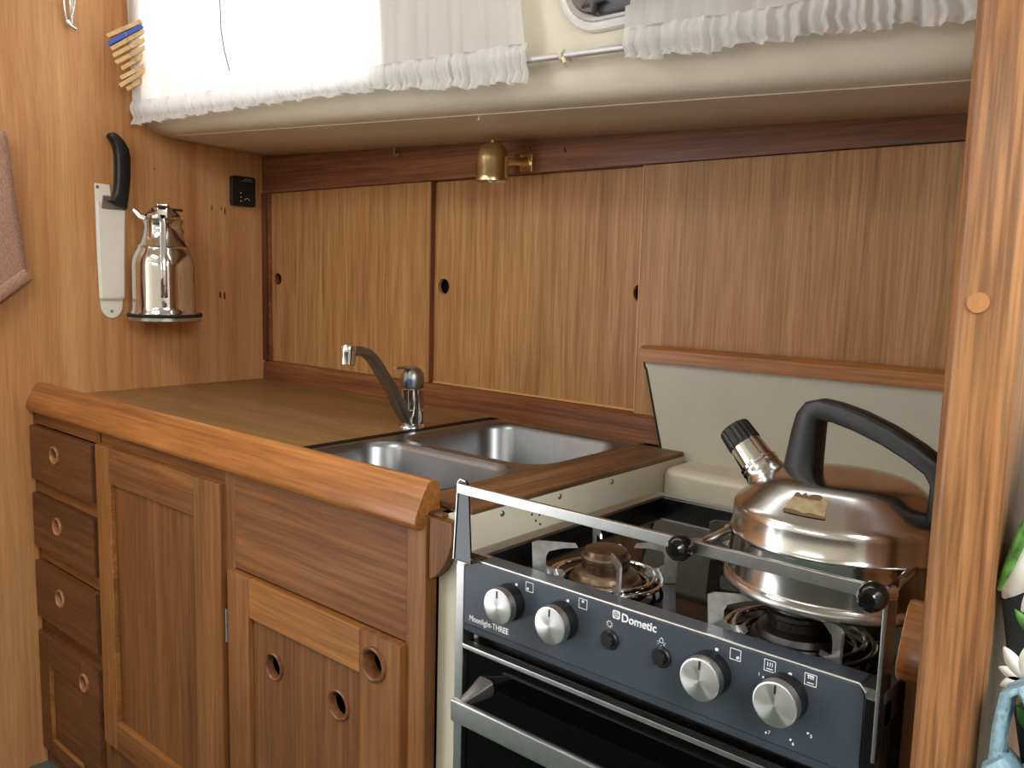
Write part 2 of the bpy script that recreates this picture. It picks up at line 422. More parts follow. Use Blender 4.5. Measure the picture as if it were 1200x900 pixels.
# trims round the sliding cupboards
bm = bm_new()
prism(bm, [(0.0, 1.388), (XR - 0.045, 1.388), (XR - 0.045, 1.44), (0.0, 1.505)], 1.355, 1.385, 'xz', 0.002)
t1 = struct('trim_1', bm, W_TRIM)
bm = bm_new()
prism(bm, [(1.352, 0.88), (1.40, 0.88), (1.40, 0.931), (1.362, 0.931), (1.355, 0.925)], 0.0, 1.30, 'yz', 0.0015)
struct('trim_2', bm, W_SILL)
struct('trim_3', B(0.0, 0.022, 1.352, 1.40, 0.931, 1.388, 0.002), W_TRIMZ)
bm = B(0.022, 0.031, 1.357, 1.40, 0.931, 1.388, 0.002)
struct('trim_4', bm, W_SILL)
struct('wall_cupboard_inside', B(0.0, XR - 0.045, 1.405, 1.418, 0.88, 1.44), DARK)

# right bulkhead and its rounded post
struct('wall_right', B(XR - 0.03, XR - 0.0005, 0.74, 1.6, 0.0, 1.95), W_POST)
bm = bm_new()
prism(bm, rrect(1.910, XR, 0.695, 0.765, 0.012, 5), 0.0, 1.95, 'xy')
post = struct('trim_5', bm, W_POST)
bm = bm_new(); lathe(bm, [(0, 0.0), (0.0075, 0.0), (0.0075, 0.002), (0, 0.002)], (1.931, 0.6955, 1.170), (0, -1, 0), 20)
obj('plug', bm, PLUGD, post)
struct('trim_6', B(1.889, 1.911, 0.752, 0.775, 0.0, 0.855, 0.002), W_CAB)

# cream moulded stove recess
bm = bm_new(); box(bm, 1.3015, 1.345, 0.7705, 1.36, 0.0, 0.8725, 0.002)
box(bm, 1.345, XR - 0.03, 1.255, 1.40, 0.0, 0.866, 0.016, 4)
box(bm, 1.345, 1.384, 0.790, 0.800, 0.0, 0.80, 0.002)
rw = struct('wall_stove_recess', bm, RECESS)
for y, z, r in ((0.846, 0.8635, 0.0042), (0.972, 0.8645, 0.0042), (1.106, 0.864, 0.0042)):
    bm = bm_new(); lathe(bm, [(0, 0.0022), (r * 0.7, 0.0018), (r, 0.0002), (r, 0)], (1.345, y, z), (1, 0, 0), 16)
    s = obj('screw', bm, SCREW, rw)
for y, z in ((0.909, 0.850), (0.918, 0.839), (0.926, 0.846), (0.913, 0.864), (0.928, 0.832)):
    bm = bm_new(); lathe(bm, [(0, 0.0006), (0.0019, 0.0005), (0.0019, 0)], (1.345, y, z), (1, 0, 0), 10)
    obj('screw_hole', bm, DARK, rw)

# marks on the left bulkhead
for y, z, sy, sz in ((1.225, 1.112, 0.003, 0.010), (1.238, 1.110, 0.003, 0.011), (1.053, 1.42, 0.0018, 0.0022), (1.205, 1.338, 0.0016, 0.007), (1.243, 1.332, 0.0022, 0.010), (1.232, 1.338, 0.0014, 0.006)):
    bm = bm_new(); lathe(bm, [(0, 0.0004), (0.7, 0.0004), (1, 0)], (0, 0, 0), (1, 0, 0), 12)
    bmesh.ops.transform(bm, matrix=Matrix.Translation((0.0001, y, z)) @ Matrix.Diagonal((1, sy, sz, 1)), verts=bm.verts[:])
    obj('knot_mark', bm, STAIN, wl)

# ================================================================== SLIDING CUPBOARD DOORS
def panel_with_holes(bm, x0, x1, z0, z1, yf, yb, holes):
    """flat panel in XZ with round through-holes (x, z, r): built by cutting with a boolean-free outline fill"""
    outer = [(x0, z0), (x1, z0), (x1, z1), (x0, z1)]
    for y in (yf, yb):
        edges = []
        vs = [bm.verts.new((x, y, z)) for x, z in outer]
        edges += [bm.edges.new((vs[i], vs[(i + 1) % 4])) for i in range(4)]
        for hx, hz, r in holes:
            hv = [bm.verts.new((hx + r * math.cos(2 * PI * k / 28), y, hz + r * math.sin(2 * PI * k / 28))) for k in range(28)]
            edges += [bm.edges.new((hv[i], hv[(i + 1) % 28])) for i in range(28)]
        bmesh.ops.triangle_fill(bm, use_beauty=True, use_dissolve=False, edges=edges, normal=(0, -1, 0))
    bm.verts.ensure_lookup_table()
    n = len(bm.verts) // 2; idx = 0
    for cnt in [4] + [28] * len(holes):
        for i in range(cnt):
            a, b = idx + i, idx + (i + 1) % cnt
            bm.faces.new((bm.verts[a], bm.verts[b], bm.verts[b + n], bm.verts[a + n]))
        idx += cnt
    bmesh.ops.recalc_face_normals(bm, faces=bm.faces[:])
    return bm

d1 = thing('sliding_door', 'plain teak sliding cupboard door nearest the left bulkhead, above the worktop', 'cupboard door', (0.34, 1.371, 0.931), 'sliding doors behind the galley')
obj('door_panel', panel_with_holes(bm_new(), 0.031, 0.656, 0.932, 1.387, 1.365, 1.374, [(0.058, 1.157, 0.0165)]), W_BACK, d1, 20)
bm = bm_new(); lathe(bm, [(0.0165, 0.0), (0.019, -0.001), (0.0205, 0.001), (0.0165, 0.012), (0.0150, 0.012), (0.0150, 0.0)], (0.058, 1.366, 1.157), (0, 1, 0), 32)
obj('finger_ring', bm, W_TRIM, d1)
d2 = thing('sliding_door', 'reddish teak sliding door in the middle with a finger hole at each side', 'cupboard door', (0.94, 1.385, 0.931), 'sliding doors behind the galley')
obj('door_panel', panel_with_holes(bm_new(), 0.640, 1.250, 0.936, 1.387, 1.377, 1.386, [(0.688, 1.154, 0.0175), (1.212, 1.156, 0.0175)]), W_BACK, d2, 20)
obj('bottom_edge_strip', B(0.656, 1.222, 1.3745, 1.379, 0.932, 0.936), PLUGM, d2)
d3 = thing('sliding_door', 'wide teak sliding door on the right, above the wood-capped splash panel', 'cupboard door', (1.58, 1.371, 0.931), 'sliding doors behind the galley')
obj('door_panel', panel_with_holes(bm_new(), 1.2165, XR - 0.045, 0.885, 1.387, 1.3625, 1.3735, []), W_BACK, d3, 20)
# shared rear edge gap of door one
bm = B(0.6555, 0.6585, 1.3635, 1.3745, 0.932, 1.387)
obj('edge_lipping', bm, W_TRIMZ, d1)
obj('edge_lipping', B(1.2150, 1.2175, 1.3615, 1.3735, 0.932, 1.387), PLUGM, d3)

# ================================================================== GALLEY CABINET
cab = thing('galley_cabinet', 'long mahogany galley cabinet with drawers, doors and finger-hole rings under the worktop', 'cabinet', (0.65, 0.77, 0.0))
YF = 0.750
def cpart(name, bm, mat, parent=cab): return obj(name, bm, mat, parent)
bm = bm_new()
box(bm, 0.001, 1.298, 0.795, 0.800, 0.09, 0.868)
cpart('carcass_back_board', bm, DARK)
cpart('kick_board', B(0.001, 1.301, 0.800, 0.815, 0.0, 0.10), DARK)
cpart('stile', B(0.0008, 0.006, YF, 0.775, 0.0, 0.868, 0.001), W_CAB)
cpart('stile', B(0.325, 0.3445, YF, 0.775, 0.0, 0.868, 0.0015), W_CAB)
cpart('stile', B(0.814, 0.8425, YF, 0.775, 0.0, 0.868, 0.0015), W_STILE)
cpart('stile', B(1.263, 1.301, YF - 0.002, 0.7695, 0.0, 0.868, 0.003), W_STILE)
for z0, z1 in ((0.821, 0.868), (0.662, 0.695), (0.504, 0.536), (0.336, 0.368), (0.0, 0.055)):
    cpart('rail', B(0.006, 0.325, YF + 0.003, 0.775, z0, z1, 0.001), W_CABX)
cpart('rail', B(0.3445, 0.814, YF + 0.003, 0.775, 0.826, 0.868, 0.001), W_CABX)
cpart('rail', B(0.3445, 0.814, YF + 0.003, 0.775, 0.0, 0.19, 0.001), W_CAB)
cpart('apron_board', B(0.8425, 1.263, YF, 0.775, 0.688, 0.868, 0.001), W_CABX)
cpart('rail', B(0.8425, 1.263, YF, 0.775, 0.0, 0.10, 0.001), W_CABX)

def holed_front(x0, x1, z0, z1, yf, yb, holes, bev=0.003):
    bm = panel_with_holes(bm_new(), x0, x1, z0, z1, yf, yb, holes)
    def corner(v): return min(abs(v.co.x - x0), abs(v.co.x - x1)) < 1e-5 and min(abs(v.co.z - z0), abs(v.co.z - z1)) < 1e-5
    es = [e for e in bm.edges if corner(e.verts[0]) and corner(e.verts[1]) and abs(e.verts[0].co.y - yf) < 1e-5 and abs(e.verts[1].co.y - yf) < 1e-5
          and (abs(e.verts[0].co.x - e.verts[1].co.x) < 1e-5 or abs(e.verts[0].co.z - e.verts[1].co.z) < 1e-5)]
    bmesh.ops.bevel(bm, geom=es, offset=bev, segments=2, profile=0.5, affect='EDGES')
    return bm
def ring(parent, x, z, y, r=0.021, mat=W_RING):
    bm = bm_new(); lathe(bm, [(r * 0.76, 0.005), (r * 0.72, 0.005), (r * 0.72, 0.001), (r * 0.76, -0.003), (r * 0.86, -0.0048), (r * 0.96, -0.0035), (r, 0.001), (r * 0.76, 0.001)], (x, y, z), (0, 1, 0), 36)
    q = obj('finger_ring', bm, mat, parent)
for k, (z0, z1, x0, x1, rz) in enumerate(((0.696, 0.819, 0.010, 0.326, 0.770), (0.538, 0.663, 0.010, 0.325, 0.611), (0.370, 0.503, 0.010, 0.324, 0.447))):
    dr = cpart('drawer', holed_front(x0, x1, z0, z1, 0.738, 0.752, [(0.148, rz, 0.0157)]), W_DRAWER)
    ring(dr, 0.148, rz, 0.738)

def framed_door(name, x0, x1, z0, z1, wl_, wr_, wt, wb, y0=0.738, rails=W_RAIL, stiles=W_STILE, pan=W_CAB, panel_holes=(), stile_holes=()):
    d = cpart(name, panel_with_holes(bm_new(), x0 + wl_ - 0.004, x1 - wr_ + 0.004, z0 + wb - 0.004, z1 - wt + 0.004, y0 + 0.009, y0 + 0.018, list(panel_holes)), pan)
    obj('stile', B(x0, x0 + wl_, y0, y0 + 0.018, z0, z1, 0.003), stiles, d)
    obj('stile', holed_front(x1 - wr_, x1, z0, z1, y0, y0 + 0.018, list(stile_holes)), stiles, d)
    obj('rail', B(x0 + wl_, x1 - wr_, y0 + 0.0006, y0 + 0.018, z1 - wt, z1, 0.002), rails, d)
    obj('rail', B(x0 + wl_, x1 - wr_, y0 + 0.0006, y0 + 0.018, z0, z0 + wb, 0.002), rails, d)
    return d
sd = framed_door('small_door', 0.010, 0.322, 0.045, 0.336, 0.052, 0.086, 0.072, 0.035, rails=W_DRAWER, stiles=W_DRAWER, pan=W_DRAWER, stile_holes=[(0.258, 0.288, 0.0157)])
ring(sd, 0.258, 0.288, 0.738)
obj('bead', B(0.062, 0.066, 0.739, 0.752, 0.080, 0.264, 0.001), W_RAIL, sd)
obj('bead', B(0.062, 0.236, 0.739, 0.752, 0.077, 0.081, 0.001), W_RAIL, sd)
td = framed_door('tall_door', 0.3455, 0.815, 0.190, 0.826, 0.060, 0.086, 0.072, 0.060, rails=W_CABX)
obj('bead', B(0.4055, 0.4105, 0.7385, 0.752, 0.252, 0.754, 0.001), W_RAIL, td)
obj('bead', B(0.4055, 0.729, 0.7385, 0.752, 0.249, 0.254, 0.001), W_RAIL, td)
hh_ = [(0.958, 0.554, 0.024), (1.122, 0.549, 0.025)]
ht = framed_door('hatch_door', 0.834, 1.264, 0.10, 0.685, 0.063, 0.086, 0.066, 0.060, panel_holes=[(x, z, r * 0.745) for x, z, r in hh_], stile_holes=[(1.210, 0.643, 0.026 * 0.745)])
for x, z, r, y in [(x, z, r, 0.747) for x, z, r in hh_] + [(1.210, 0.643, 0.026, 0.738)]:
    ring(ht, x, z, y, r, W_RING2)
bm = bm_new()
for z in (0.555, 0.585): tube(bm, [(0.8245, 0.7445, z), (0.8245, 0.7445, z + 0.0285)], 0.004, 12)
cpart('hinge', bm, DULL)
# rounded cheek block beside the stove
pts = [(1.302, 0.868), (1.342, 0.868), (1.344, 0.855), (1.342, 0.838), (1.335, 0.818), (1.324, 0.800), (1.310, 0.788), (1.302, 0.784)]
cpart('corner_cheek', prism(bm_new(), pts, 0.752, 0.7695, 'xz', 0.002), W_CAB)

# ================================================================== WORKTOP with nosing and strips
wt = thing('worktop', 'brown wood-grain worktop with a raised varnished teak front nosing', 'worktop', (0.65, 1.0, 0.868))
bm = bm_new(); box(bm, 0.001, 0.868, 0.79, 1.352, 0.868, 0.880)
obj('laminate_top', bm, W_TOP, wt)
bm = bm_new(); box(bm, 0.868, 1.25, 1.322, 1.352, 0.868, 0.8798)
obj('back_strip', bm, W_TOP, wt)
obj('edging_strip', B(0.868, 0.893, 0.800, 1.345, 0.868, 0.8812, 0.001), CAULK, wt)
bm = B(1.250, 1.345, 0.787, 1.3285, 0.873, 0.8812, 0.0015)
obj('side_board', bm, W_BAR, wt)
prof = [(0.7425, 0.8495), (0.7385, 0.853), (0.7365, 0.859), (0.737, 0.867), (0.7405, 0.877), (0.7525, 0.9005), (0.757, 0.908), (0.762, 0.9125), (0.767, 0.9135), (0.774, 0.912), (0.780, 0.9065), (0.782, 0.868), (0.757, 0.868), (0.756, 0.849)]
prof_end = [(y, z) for y, z in prof]
bm = bm_new(); prism(bm, prof, 0.001, 1.292, 'yz', 0.0015)
nos = obj('front_nosing', bm, W_NOSE, wt)
bm = bm_new(); box(bm, 1.255, 1.318, 0.760, 0.788, 0.868, 0.8725, 0.0015)
obj('corner_packing', bm, W_BAR, wt)

# nosing stub on the far side of the stove
bm = bm_new(); prism(bm, prof, 1.884, 1.912, 'yz', 0.0015)
stub = tag(obj('fiddle_block', bm, W_NOSE), 'short teak fiddle block fixed between the stove and the right-hand post', 'wood block')

# ================================================================== SINK
sink = thing('double_sink', 'stainless steel double-bowl sink let into the worktop', 'sink', (1.07, 1.06, 0.74))
def bowl(bm, x0, x1, y0, y1, zt, depth, r):
    rings = []
    spec = [(0.0, 0.0, r), (0.004, -0.003, r), (0.007, -0.012, r), (0.018, -depth + 0.03, r), (0.026, -depth + 0.01, r), (0.045, -depth, r * 0.9)]
    for inset, dz, rr in spec:
        rings.append([bm.verts.new((x, y, zt + dz)) for x, y in rrect(x0 + inset, x1 - inset, y0 + inset, y1 - inset, rr, 8)])
    for a, b in zip(rings, rings[1:]):
        n = len(a)
        for k in range(n): bm.faces.new((a[k], a[(k + 1) % n], b[(k + 1) % n], b[k]))
    bm.faces.new(rings[-1])
    return rings[0]
def deck_with_openings(bm, outer, openings, z):
    edges = []
    for loop in [outer] + openings:
        vs = [bm.verts.new((x, y, z)) for x, y in loop]
        edges += [bm.edges.new((vs[i], vs[(i + 1) % len(vs)])) for i in range(len(vs))]
    bmesh.ops.triangle_fill(bm, use_beauty=True, edges=edges, normal=(0, 0, 1))
fb = (0.902, 1.246, 0.802, 1.017); rb = (0.908, 1.246, 1.037, 1.316)
bm = bm_new()
deck_with_openings(bm, rrect(0.893, 1.2495, 0.792, 1.322, 0.012, 4), [rrect(*fb, 0.055, 8), rrect(*rb, 0.055, 8)], 0.8808)
o = obj('rim', bm, SINKM, sink, 20)
bm = bm_new(); bowl(bm, *fb, 0.8808, 0.15, 0.055); bmesh.ops.recalc_face_normals(bm, faces=bm.faces[:]); [f.normal_flip() for f in bm.faces]
obj('front_bowl', bm, SINKM, sink, 50)
bm = bm_new(); bowl(bm, *rb, 0.8808, 0.15, 0.055); bmesh.ops.recalc_face_normals(bm, faces=bm.faces[:]); [f.normal_flip() for f in bm.faces]
obj('rear_bowl', bm, SINKM, sink, 50)
for c in ((1.07, 0.91), (1.07, 1.18)):
    bm = bm_new(); lathe(bm, [(0, 0.003), (0.010, 0.003), (0.018, 0.001), (0.026, 0.004), (0.030, 0.001)], (c[0], c[1], 0.731), (0, 0, 1), 28)
    obj('drain', bm, CHROME, sink)

# ================================================================== FAUCET
fx, fy = 0.848, 1.138
fa = thing('mixer_tap', 'chrome single-lever mixer tap with long angled spout behind the sink', 'tap', (fx, fy, 0.880))
bm = bm_new(); lathe(bm, [(0, 0), (0.027, 0), (0.027, 0.003), (0.025, 0.006), (0.0225, 0.008), (0.0225, 0.036), (0.0215, 0.037), (0.0225, 0.038), (0.0225, 0.077), (0.020, 0.080), (0, 0.080)], (fx, fy, 0.880), (0, 0, 1), 36)
obj('body', bm, CHROME, fa)
bm = bm_new(); lathe(bm, [(0.0215, 0.0785), (0.0225, 0.081), (0.0232, 0.095), (0.0215, 0.107), (0.016, 0.116), (0.008, 0.1205), (0, 0.1215)], (fx, fy, 0.880), (0, 0, 1), 36)
hd = obj('lever_head', bm, GREYM, fa)
bm = bm_new(); tube(bm, [(fx, fy, 0.998), (fx, fy - 0.020, 1.0005), (fx, fy - 0.046, 1.001)], 0.005, 12, flat=([0.012, 0.008, 0.0055], [0.004, 0.0035, 0.003], (0, 0, 1)))
obj('lever', bm, CHROME, hd)
bm = bm_new(); lathe(bm, [(0, 0.0015), (0.0045, 0.001), (0.005, 0)], (fx + 0.0125, fy - 0.0190, 0.974), (0.56, -0.82, 0.1), 20)
obj('badge', bm, BLUE, hd)
# spout: flat wide arm rising toward the front, bending over to the outlet
sp = [(fx, fy - 0.012, 0.896), (fx, fy - 0.030, 0.918), (fx, 1.080, 0.965), (fx, 1.050, 1.005), (fx, 1.034, 1.024), (fx, 1.020, 1.034), (fx, 1.002, 1.0385), (fx, 0.984, 1.039)]
bm = bm_new(); tube(bm, sp, 0.01, 14, flat=([0.0135, 0.014, 0.0145, 0.0145, 0.0145, 0.014, 0.0135, 0.0125], [0.012, 0.0105, 0.0095, 0.009, 0.0088, 0.0088, 0.009, 0.0095], (1, 0, 0), 'side'))
obj('spout', bm, GREYM, fa)
bm = bm_new(); lathe(bm, [(0, -0.022), (0.011, -0.022), (0.0135, -0.020), (0.0138, 0.000), (0.0145, 0.001), (0.0145, 0.010), (0.0125, 0.0145), (0, 0.0155)], (fx, 0.980, 1.0345), (0, 0.08, 1), 28)
obj('aerator', bm, CHROME, fa)

# ================================================================== SPLASH PANEL
bs = thing('splash_panel', 'pale grey splash panel with a teak cap standing behind the stove', 'splashback', (1.6, 1.335, 0.866))
pts = [(1.304, 0.863), (XR - 0.032, 0.863), (XR - 0.032, 1.034), (1.256, 1.034), (1.2575, 1.026), (1.262, 1.020)]
bm = bm_new(); prism(bm, pts, 1.330, 1.342, 'xz', 0.0008)
obj('panel', bm, SPLASH, bs)
bm = bm_new(); prism(bm, [(1.3005, 0.862), (1.3035, 0.862), (1.2615, 1.0205), (1.2565, 1.026), (1.2555, 1.033), (1.2535, 1.033), (1.2545, 1.024), (1.259, 1.018)], 1.329, 1.343, 'xz')
obj('edge_gap_strip', bm, RUBBER, bs)  # black strip stands in for the shaded gap at the panel edge
bm = bm_new(); prism(bm, [(1.318, 1.035), (1.350, 1.035), (1.350, 1.058), (1.343, 1.063), (1.326, 1.063), (1.318, 1.057)], 1.250, XR - 0.032, 'yz', 0.0025)
obj('teak_cap', bm, W_CAP, bs)

# ================================================================== STOVE
SX0, SX1, SY = 1.389, 1.885, 0.714
st = thing('gas_stove', 'black and slate grey gas stove with oven, three burners and steel fiddle rail', 'stove', (1.637, 0.94, 0.0))
def sp_(name, bm, mat, parent=st, **k): return obj(name, bm, mat, parent, **k)
sp_('body', B(SX0 + 0.004, SX1 - 0.004, SY + 0.03, 1.165, 0.20, 0.815, 0.002), DULL)
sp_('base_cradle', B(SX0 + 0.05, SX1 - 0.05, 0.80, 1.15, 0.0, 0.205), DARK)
# hob: steel flange, dropped black glass
bm = bm_new()
def flange(bm, x0, x1, y0, y1, ix0, ix1, iy0, iy1, z, zi):
    o_ = [bm.verts.new(p) for p in ((x0, y0, z), (x1, y0, z), (x1, y1, z), (x0, y1, z))]
    i_ = [bm.verts.new(p) for p in ((ix0, iy0, z), (ix1, iy0, z), (ix1, iy1, z), (ix0, iy1, z))]
    d_ = [bm.verts.new(p) for p in ((ix0, iy0, zi), (ix1, iy0, zi), (ix1, iy1, zi), (ix0, iy1, zi))]
    b_ = [bm.verts.new(p) for p in ((x0, y0, z - 0.03), (x1, y0, z - 0.03), (x1, y1, z - 0.03), (x0, y1, z - 0.03))]
    for k in range(4):
        q = (k + 1) % 4
        bm.faces.new((o_[k], o_[q], i_[q], i_[k])); bm.faces.new((i_[k], i_[q], d_[q], d_[k])); bm.faces.new((b_[k], b_[q], o_[q], o_[k]))
    bmesh.ops.recalc_face_normals(bm, faces=bm.faces[:])
flange(bm, SX0, SX1, SY + 0.002, 1.168, SX0 + 0.020, SX1 - 0.018, SY + 0.030, 1.152, 0.846, 0.842)
sp_('hob_rim', bm, STEEL, smooth=20)
bm = bm_new()
hx0, hx1, hy0, hy1 = SX0 + 0.0200, SX1 - 0.0180, SY + 0.030, 1.152
for a, b in (((hx0, hy0), (hx1, hy0)), ((hx1, hy0), (hx1, hy1)), ((hx1, hy1), (hx0, hy1)), ((hx0, hy1), (hx0, hy0))):
    box(bm, min(a[0], b[0]) - 0.0015, max(a[0], b[0]) + 0.0015, min(a[1], b[1]) - 0.0015, max(a[1], b[1]) + 0.0015, 0.8255, 0.8425)
sp_('hob_well', bm, BLACKE)
sp_('hob_plate', B(SX0 + 0.015, SX1 - 0.013, SY + 0.022, 1.156, 0.815, 0.8265), GLASS_B)
# control panel with folded ends
pts = [(1.402, 0.766), (1.8685, 0.766), (1.8685, 0.838), (1.8635, 0.847), (1.424, 0.847), (1.402, 0.838)]
bm = bm_new(); prism(bm, pts, SY, SY + 0.03, 'xz', 0.002)
pan = sp_('control_panel', bm, PANEL)
bm = bm_new(); tube(bm, [(1.402, SY + 0.001, 0.8385), (1.424, SY + 0.001, 0.8478), (1.8635, SY + 0.001, 0.8478), (1.869, SY + 0.001, 0.842)], 0.0014, 6)
obj('bright_edge', bm, STEEL, pan)
bm = bm_new(); prism(bm, [(SY + 0.001, 0.766), (SY + 0.002, 0.758), (SY + 0.010, 0.752), (SY + 0.028, 0.752), (SY + 0.028, 0.766)], 1.402, 1.8685, 'yz', 0.0008)
obj('lower_lip', bm, PANEL, pan)
# knobs
for x, z in ((1.4765, 0.8135), (1.551, 0.8135), (1.728, 0.8135), (1.801, 0.8155)):
    bm = bm_new(); lathe(bm, [(0.021, 0.0), (0.0215, 0.003), (0.0205, 0.020), (0.019, 0.020)], (x, SY, z), (0, -1, 0), 40)
    kb = sp_('knob', bm, BLACKP)
    bm = bm_new(); lathe(bm, [(0, 0.0245), (0.0185, 0.0245), (0.0203, 0.0235), (0.0208, 0.020), (0.0208, 0.014), (0.0195, 0.014)], (x, SY, z), (0, -1, 0), 48)
    o = obj('knob_cap', bm, KNOBM, kb, 30)
    bm = bm_new(); box(bm, x - 0.0006, x + 0.0006, SY - 0.0252, SY - 0.0243, z + 0.0105, z + 0.0185)
    obj('pointer', bm, INK, kb)
for x, z in ((1.613, 0.810), (1.6745, 0.811)):
    bm = bm_new(); lathe(bm, [(0, 0.008), (0.0062, 0.008), (0.007, 0.006), (0.007, 0.0035), (0.009, 0.0035), (0.0105, 0.002), (0.0105, 0)], (x, SY, z), (0, -1, 0), 28)
    sp_('push_button', bm, BLACKP)
# printed marks
yp = SY - 0.0003
t = text('maker_lettering', 'Dometic', (1.6255, yp, 0.8375), 0.0124, PRINT, pan, sx=0.95, bold=0.0002)
bm = bm_new(); prism(bm, rrect(1.6148, 1.6238, 0.8343, 0.8433, 0.002, 3), yp - 0.0003, yp + 0.0004, 'xz')
lg = obj('maker_badge', bm, PRINT, pan)
bm = bm_new()
torus(bm, (1.6193, yp - 0.0004, 0.8388), 0.0028, 0.0003, (0, 1, 0), 20, 6)
tube(bm, [(1.6193, yp - 0.0004, 0.8355), (1.6193, yp - 0.0004, 0.8421)], 0.0003, 6)
tube(bm, [(1.6160, yp - 0.0004, 0.8388), (1.6226, yp - 0.0004, 0.8388)], 0.0003, 6)
obj('badge_lines', bm, PANEL, lg)
text('model_lettering', 'Moonlight-THREE', (1.4125, yp, 0.7760), 0.0098, PRINT, pan, sx=0.86, bold=0.0001)
def dot(x, z, r=0.0017):
    bm = bm_new(); lathe(bm, [(0, 0.0006), (r, 0.0006), (r, 0)], (x, SY, z), (0, -1, 0), 14); obj('printed_dot', bm, PRINT, pan)
def sq_icon(x, z, kind, s=0.0052):
    bm = bm_new(); loop = [(x + a, yp, z + b) for a, b in ((-s, -s), (s, -s), (s, s), (-s, s))]
    for a, b in zip(loop, loop[1:] + loop[:1]): tube(bm, [a, b], 0.00035, 5)
    if kind == 'grill' or kind == 'oven':
        tube(bm, [(x - 0.003, yp, z - 0.003), (x + 0.003, yp, z - 0.003)], 0.0004, 5)
        top = 0.0032
        for i in range(3 if kind == 'oven' else 4):
            xx = x - 0.0022 + i * (0.0022 if kind == 'oven' else 0.00147)
            tube(bm, [(xx, yp, z + top), (xx + 0.0003, yp, z + 0.0015), (xx, yp, z - 0.0006 if kind == 'oven' else z + 0.0008)], 0.0004, 5)
        if kind == 'grill': tube(bm, [(x - 0.003, yp, z + 0.0036), (x + 0.003, yp, z + 0.0036)], 0.0005, 5)
    else:
        dx, dz = {'bl': (-0.0024, -0.0024), 't': (0, 0.0026), 'br': (0.0024, -0.0024)}[kind]
        lathe(bm, [(0, 0.0005), (0.0014, 0.0005), (0.0014, -0.0003)], (x + dx, yp, z + dz), (0, -1, 0), 12)
    obj('burner_symbol', bm, PRINT, pan)
dot(1.4845, 0.8355); sq_icon(1.5035, 0.8375, 'bl')
dot(1.557, 0.8365); sq_icon(1.577, 0.8385, 't')
dot(1.7325, 0.837); sq_icon(1.7515, 0.838, 'br')
sq_icon(1.785, 0.838, 'oven'); dot(1.8040, 0.8365); sq_icon(1.8225, 0.8375, 'grill')
for x, z in ((1.7795, 0.8255), (1.7855, 0.7745), (1.8085, 0.7765), (1.8235, 0.7885)): dot(x, z, 0.0010)
for s, x, z in (('1', 1.7755, 0.827), ('7', 1.7885, 0.7755), ('6', 1.8110, 0.7735), ('5', 1.8265, 0.7865)):
    text('printed_number', s, (x, yp, z), 0.0045, PRINT, pan, align='CENTER')
# spark and lamp signs
bm = bm_new()
for i in range(8):
    a = 2 * PI * i / 8; b = a + PI / 8
    tube(bm, [(1.6115 + 0.0022 * math.cos(a), yp, 0.8265 + 0.0022 * math.sin(a)), (1.6115 + 0.0042 * math.cos(b), yp, 0.8265 + 0.0042 * math.sin(b)), (1.6115 + 0.0022 * math.cos(a + PI / 4), yp, 0.8265 + 0.0022 * math.sin(a + PI / 4))], 0.0003, 5)
obj('spark_symbol', bm, PRINT, pan)
bm = bm_new()
lp = [(-0.0022, -0.001), (-0.0018, 0.002), (0, 0.0042), (0.0018, 0.002), (0.0022, -0.001)]
tube(bm, [(1.673 + a, yp, 0.8265 + b) for a, b in lp + [lp[0]]], 0.0003, 5)
for a in (-2.5, -1.57, -0.64):
    tube(bm, [(1.673 + 0.0032 * math.cos(a), yp, 0.826 + 0.0032 * math.sin(a)), (1.673 + 0.005 * math.cos(a), yp, 0.826 + 0.005 * math.sin(a))], 0.0003, 5)
for a in (3.3, -0.2):
    tube(bm, [(1.673 + 0.0034 * math.cos(a), yp, 0.8265 + 0.0034 * math.sin(a)), (1.673 + 0.005 * math.cos(a), yp, 0.8265 + 0.005 * math.sin(a))], 0.0003, 5)
obj('lamp_symbol', bm, PRINT, pan)
# side frames
for x0, x1 in ((SX0, 1.4025), (1.8690, SX1)):
    pts = [(SY, 0.20), (SY + 0.02, 0.20), (SY + 0.02, 0.837), (SY, 0.837)]
    sp_('side_frame', prism(bm_new(), pts, x0, x1, 'yz', 0.001), STEEL if x0 < 1.5 else BLACKE)
# oven door
od = sp_('oven_door', B(1.4035, 1.8675, SY + 0.006, SY + 0.028, 0.22, 0.742, 0.002), GLASS_B)
obj('top_trim', B(1.4035, 1.8675, SY - 0.003, SY + 0.010, 0.7365, 0.7425, 0.001), STEEL, od)
bm = bm_new()
box(bm, 1.424, 1.850, 0.672, 0.680, 0.667, 0.6935, 0.002)
hb = obj('handle', bm, STEEL, od)
for x in (1.436, 1.836):
    bm = bm_new(); tube(bm, [(x, 0.679, 0.690), (x, 0.700, 0.692), (x, 0.7205, 0.695)], 0.006, 12, flat=([0.006, 0.009, 0.013], [0.004, 0.007, 0.012], (0, 0, 1)))
    obj('handle_bracket', bm, DULL, hb)
obj('inner_window', B(1.445, 1.826, SY + 0.0045, SY + 0.0065, 0.28, 0.64, 0.0005), GLASS_B, od)
